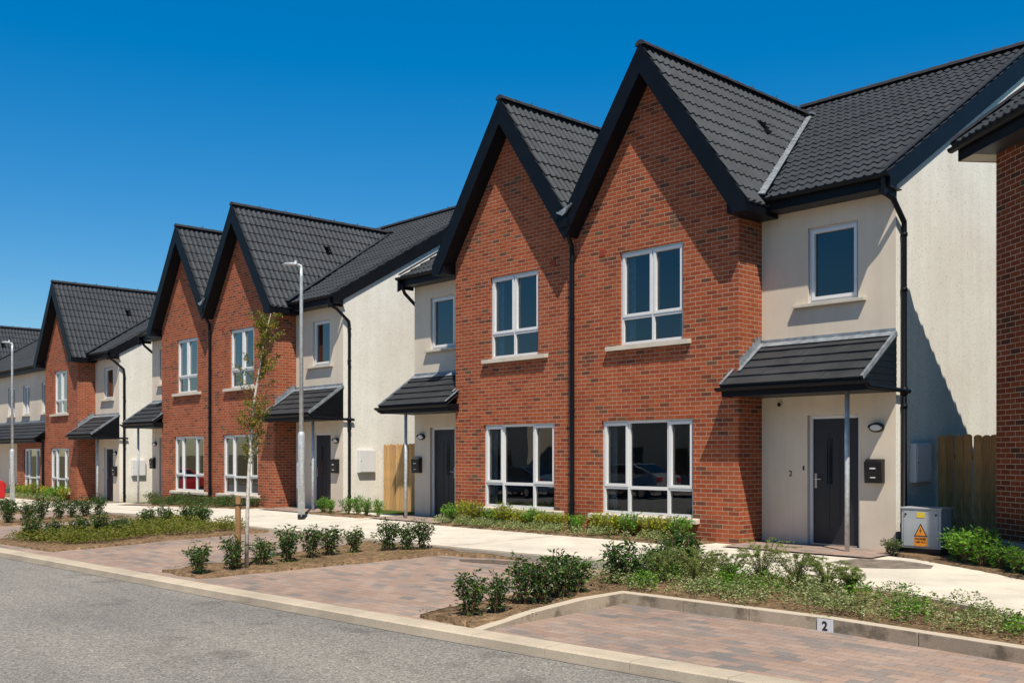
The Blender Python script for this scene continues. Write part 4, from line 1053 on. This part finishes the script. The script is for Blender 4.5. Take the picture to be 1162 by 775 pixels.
row('bright', [(-6.12,14.32,1.0),(-5.98,14.0,.95),(-5.82,13.84,.95),(-5.55,13.66,.98),(-5.25,13.5,.8),(-4.95,13.22,.75),(-4.6,12.98,.75),(-4.15,12.65,.75)], '%s bright laurel from the cabinet, against the shaded brick house', 'bright laurels against the shaded house', .92, zpath, .03, 1.0)
plant('low', -7.12, 14.3, -.03, .8, 'small tuft of shrub growing between the corner downpipe and the cabinet', 'shrub')

def in_poly(x, y, pl):
    c = False; j = len(pl)-1
    for i in range(len(pl)):
        if (pl[i][1] > y) != (pl[j][1] > y) and x < (pl[j][0]-pl[i][0])*(y-pl[i][1])/(pl[j][1]-pl[i][1]) + pl[i][0]: c = not c
        j = i
    return c
def cover(name, label, pl, zf, mat, clumps, per, spread, hgt, LL, seed, trail=.5, cat='ground cover', lw=.5, ymin=None):
    rnd = random.Random(seed); mb = MB(); xs = [p[0] for p in pl]; ys = [p[1] for p in pl]; n = 0; tries = 0
    while n < clumps and tries < clumps*30:
        tries += 1
        cx, cy = rnd.uniform(min(xs), max(xs)), rnd.uniform(min(ys), max(ys))
        if not in_poly(cx, cy, pl): continue
        n += 1; s = rnd.uniform(.6, 1.3)
        for k in range(int(per*s)):
            a = rnd.uniform(0, 2*pi); r = spread*s*rnd.random()**.6; z = hgt*s*(1-(r/(spread*s))**2*.7)*rnd.random()**.5
            p = Vector((cx + r*cos(a), cy + r*sin(a), zf(cx, cy) + .01 + z)); aa = a + rnd.uniform(-1.2, 1.2)
            d = Vector((cos(aa), sin(aa), rnd.uniform(-.3, .9))); leaf(mb, p, d, LL*rnd.uniform(.7, 1.3), LL*lw, rnd)
    o = mb.build(name, mat); tag(o, label, cat, kind='stuff'); return o
zb = lambda x, y: -.118
bigp = [(-8.6, 9.2), (-7.6, 9.02), (-5.1, 9.16), (-3.1, 8.95), (0, 8.55), (3, 8.4), (3, 8.7), (-2, 9.1), (-3.6, 9.85), (-4.6, 10.35), (-5.6, 10.7), (-6.7, 10.95), (-8.5, 10.9)]
cover('ground_cover', 'grey-green variegated creeping ground cover spread over the big bed behind the raised kerb', bigp, zb, 'leaf_grey', 100, 165, .22, .19, .036, 3)
cover('ground_cover', 'darker mixed low foliage scattered through the big bed', bigp, zb, 'leaf_bright', 26, 120, .18, .24, .042, 9)
cover('ground_cover', 'pale variegated edging plants along the path under the nearest windows', [(-17.3,13.42),(-10.3,13.42),(-10.3,13.65),(-17.3,13.65)], lambda x, y: zpath(x, y)+.03, 'leaf_grey', 55, 120, .15, .17, .034, 4)
cover('ground_cover', 'yellow-green spreading ground cover in the wide bed between the parking bays', [(-21.2,6.2),(-19.0,6.5),(-19.3,8.6),(-19.2,10.3),(-22.6,10.3),(-22.0,8.6)], lambda x, y: zbay(x, y)+.05, 'leaf_olive', 120, 150, .27, .22, .05, 5)
cover('ground_cover', 'low mixed plants along the path under the middle windows', [(-32.4,13.42),(-25.6,13.42),(-25.6,13.7),(-32.4,13.7)], lambda x, y: zpath(x, y)+.03, 'leaf_red', 45, 90, .18, .22, .045, 6)
cover('ground_cover', 'pale low plants along the path before the farthest house', [(-47,13.42),(-40.3,13.42),(-40.3,13.65),(-47,13.65)], lambda x, y: zpath(x, y)+.03, 'leaf_grey', 40, 70, .18, .2, .045, 7)
cover('fallen_leaves', 'dry leaves and mulch scraps scattered over the planting strips', [(-8.5,6.5),(-7.6,6.5),(-7.6,9),(-8.6,9.6)], lambda x, y: zbay(x, y)+.045, 'stem', 30, 14, .16, .01, .03, 8, cat='litter')
cover('fallen_leaves', 'dry scraps and small weeds on the soil around the young tree', [(-14.2,6.4),(-13.2,6.4),(-12.9,8.2),(-12.8,10.2),(-14.8,10.3)], lambda x, y: zbay(x, y)+.06, 'leaf_olive', 40, 12, .14, .02, .03, 18, cat='litter')
cover('fallen_leaves', 'dry leaves lying on the soil between plants of the big bed', bigp, zb, 'stem', 60, 10, .2, .02, .035, 19, cat='litter')
# feathery self-seeded plants in the big bed
def feathery(x, y, h, seed, label):
    rnd = random.Random(seed); st = MB(); lf = MB()
    for k in range(30):
        a = rnd.uniform(0, 2*pi); r = h*rnd.uniform(.25, .85); hh = h*rnd.uniform(.6, 1)
        path = [Vector((0,0,0)), Vector((r*.2*cos(a), r*.2*sin(a), hh*.5)), Vector((r*.6*cos(a), r*.6*sin(a), hh*.92)), Vector((r*cos(a), r*sin(a), hh*.9))]
        st.tube(path, [.004,.003,.0025,.0015], 4, cap=False)
        for j in range(110):
            q = rnd.uniform(.5, 3); i = min(2, int(q)); p = path[i].lerp(path[i+1], q-i)
            d = Vector((rnd.uniform(-1,1), rnd.uniform(-1,1), rnd.uniform(-.6,.6))); leaf(lf, p, d, .035*rnd.uniform(.6,1.3), .007, rnd)
    o = empty('feathery_plant', (x, y, -.11)); st.build('stems', 'stem', o); lf.build('foliage', 'leaf_feather', o); tag(o, label, 'wild plant', 'feathery plants in the big bed')
for i, (x, y, h) in enumerate([(-7.55,10.1,.5),(-7.2,10.3,.42),(-6.85,10.45,.62),(-6.35,10.4,.5),(-6.0,10.5,.42),(-5.75,10.55,.34),(-7.9,9.9,.45)]):
    feathery(x, y, h, 60+i, ['tallish feathery plant left of centre in the big bed', 'feathery plant just right of the tallish left one', 'tallest feathery plant at the centre of the big bed, below the porch', 'broad feathery plant right of the tallest one', 'arching feathery plant near the dark stain on the path', 'smallest feathery plant at the right of the group', 'feathery plant beside the corner shrubs of the big bed'][i])

# young staked tree
T = empty('young_tree', (-13.54, 7.2, -.19)); tag(T, 'young white-barked tree with sparse yellowing leaves, tied to a short timber stake', 'tree')
right = Vector((.68, .733, 0)); rnd = random.Random(77)
def tp(u, z): return right*u + Vector((0, 0, z))
trunk = [tp(0,0), tp(.01,.7), tp(.03,1.35), tp(.07,1.95), tp(.12,2.5), tp(.20,3.0), tp(.27,3.4), tp(.36,3.75)]
tb = MB(); tb.tube(trunk, [.032,.028,.024,.021,.017,.013,.009,.004], 10); tb.build('trunk', 'bark', T, smooth=True)
br = MB(); lf = MB()
for k in range(74):
    t = rnd.uniform(2.2, 6.8); i = int(t); p0 = trunk[i].lerp(trunk[i+1], t-i)
    a = rnd.uniform(0, 2*pi); ln = rnd.uniform(.22, .68) * (1.25 - t/9)
    d = Vector((cos(a)*.5, sin(a)*.5, rnd.uniform(.35, 1.0))).normalized()
    p1 = p0 + d*ln*.5; p2 = p0 + d*ln + Vector((cos(a)*.03, sin(a)*.03, -.03))
    br.tube([p0, p1, p2], [.006, .004, .002], 5, cap=False)
    for j in range(int(34 + 16*rnd.random())):
        q = rnd.random()**.6; p = (p0.lerp(p1, q*2) if q < .5 else p1.lerp(p2, q*2-1)) + Vector((rnd.uniform(-.035,.035), rnd.uniform(-.035,.035), rnd.uniform(-.04,.03)))
        leaf(lf, p, Vector((rnd.uniform(-1,1), rnd.uniform(-1,1), rnd.uniform(-1.1,.4))), rnd.uniform(.028,.05), .022, rnd)
br.build('branches', 'stem', T); lf.build('crown', 'leaf_birch', T)
ST = empty('tree_stake', (-13.54 - .07, 7.2 - .10, -.19)); tag(ST, 'short brown timber stake beside the young tree trunk', 'stake')
sk = MB(); sk.tube([(0,0,-.05),(0,0,1.06)], .042, 12); sk.build('post', 'wood_stake', ST)
sk = MB(); sk.tube([(-.03,-.01,.93),(.0,-.05,.93),(.09,.03,.93),(.09,.12,.93),(.02,.06,.93),(-.03,-.01,.93)], .012, 6); sk.build('tree_tie', 'blackmetal', ST)

# ------------------------------------------------------------------ red car at the far left
CAR = empty('parked_car', (-42.05, 9.9, zbay(-42, 9)), radians(90)); tag(CAR, 'red parked car just entering the picture at the left edge', 'car')
prof = [(-1.95,.30),(-1.98,.62),(-1.9,.88),(-1.35,.95),(-.75,1.40),(.65,1.45),(1.55,1.05),(1.92,.98),(1.97,.60),(1.93,.30)]
cb = MB(); Wd = .84
for a in (0,):
    n = len(prof); ins = [0 if z < 1.0 else .14 for _, z in prof]
    i0 = len(cb.v); cb.v += [(x, -Wd+q, z) for (x, z), q in zip(prof, ins)] + [(x, Wd-q, z) for (x, z), q in zip(prof, ins)]
    cb.f.append(tuple(range(i0, i0+n))); cb.f.append(tuple(range(i0+2*n-1, i0+n-1, -1)))
    for k in range(n): cb.f.append((i0+k, i0+n+k, i0+n+(k+1) % n, i0+(k+1) % n))
cb.build('body', 'redp', CAR, bevel=.05)
gl = MB()
for sg in (-1, 1):
    gl.prism([(-1.15, sg*(Wd-.10), 1.0), (1.30, sg*(Wd-.10), 1.06), (.62, sg*(Wd-.13), 1.37), (-.68, sg*(Wd-.13), 1.34)], (0, sg*.09, 0))
gl.poly([(1.50, -.62, 1.10), (1.50, .62, 1.10), (.74, .6, 1.43), (.74, -.6, 1.43)]); gl.build('windows', 'carglass', CAR)
for x in (-1.25, 1.25):
    for y in (-.78, .78):
        wv = MB(); wv.tube([(x, y-.1, .31), (x, y+.1, .31)], .31, 24); ww = wv.build('wheel', 'tyre', CAR)
        MB().tube([(x, y-.105, .31), (x, y+.105, .31)], .19, 16).build('rim', 'steel', ww)
for y in (-.66, .66): MB().box(1.93, 1.99, y-.14, y+.14, .72, .90).build('tail_lamp', 'redlamp', CAR)
MB().box(1.975, 1.99, -.26, .26, .50, .61).build('number_plate', 'plate', CAR)

M['greyp'] = plain('blue_grey_car_paint', (.10, .16, .24), .22, var=.05, spec=.6); M['silverp'] = plain('silver_car_paint', (.55, .57, .60), .25, metal=.4, var=.05)
for (x, y, a, mt, lb) in ((-34.2, -3.9, 0, 'greyp', 'blue-grey car parked across the road, mirrored in the ground floor glass'), (-27.5, -3.9, 0, 'silverp', 'silver car parked across the road, mirrored in the ground floor glass'), (-47, -3.9, pi, 'silverp', 'second silver car parked across the road, farther along than the first')):
    c2 = copy_tree(CAR); c2.location = (x, y, zroad(x, y)); c2.rotation_euler = (0, 0, a); c2['label'] = lb
    for ch in [q for q in bpy.data.objects if q.parent == c2 and q.name.startswith('body')]: ch.material_slots[0].link = 'OBJECT'; ch.material_slots[0].material = M[mt]

# ------------------------------------------------------------------ camera, sun, sky
cam = bpy.data.cameras.new('camera'); co_ = bpy.data.objects.new('camera', cam); COL.objects.link(co_)
PSI = .8235
co_.location = (0, 0, 1.483); co_.rotation_euler = (radians(90), 0, PSI)
cam.sensor_width = 36; cam.lens = 1139.0/1162*36; cam.shift_y = (515.4-387.5)/1162; cam.clip_end = 4000; cam.clip_start = .05
SC.camera = co_
sd = Vector((1.44, -1.0, 2.85)).normalized()
sun = bpy.data.lights.new('sun', 'SUN'); sun.energy = 5.0; sun.angle = radians(.5); sun.color = (1.0, .925, .81)
so = bpy.data.objects.new('sun', sun); COL.objects.link(so); so.rotation_euler = (-sd).to_track_quat('-Z', 'Y').to_euler(); so.location = (10, -10, 30)
W = bpy.data.worlds.new('World'); SC.world = W; W.use_nodes = True; nt = W.node_tree
bg = nt.nodes['Background']; sky = nt.nodes.new('ShaderNodeTexSky'); sky.sky_type = 'NISHITA'; sky.sun_disc = False
sky.sun_elevation = math.asin(sd.z); sky.sun_rotation = atan2(sd.x, sd.y); sky.air_density = 1.0; sky.dust_density = .3; sky.ozone_density = 2.5; sky.altitude = 100
hs = nt.nodes.new('ShaderNodeHueSaturation'); hs.inputs['Saturation'].default_value = 1.52; hs.inputs['Value'].default_value = 1.38; hs.inputs['Hue'].default_value = .497
nt.links.new(sky.outputs[0], hs.inputs['Color']); tc = nt.nodes.new('ShaderNodeTexCoord'); sz = nt.nodes.new('ShaderNodeSeparateXYZ'); nt.links.new(tc.outputs['Generated'], sz.inputs[0])
zr = ramp(nt, sz.outputs[2], [(.0, (.95, .96, .98)), (.12, (.95, .97, .99)), (.42, (1.25, 1.25, 1.25)), (.58, (.38, .38, .40)), (1, (.25, .25, .27))])
nt.links.new(mixc(nt, 1.0, hs.outputs[0], zr.outputs[0], 'MULTIPLY'), bg.inputs['Color']); bg.inputs['Strength'].default_value = .08
SC.view_settings.view_transform = 'Standard'; SC.view_settings.look = 'None'; SC.view_settings.exposure = 0; SC.view_settings.gamma = 1
SC.cycles.max_bounces = 8; SC.cycles.diffuse_bounces = 1; SC.cycles.transparent_max_bounces = 12
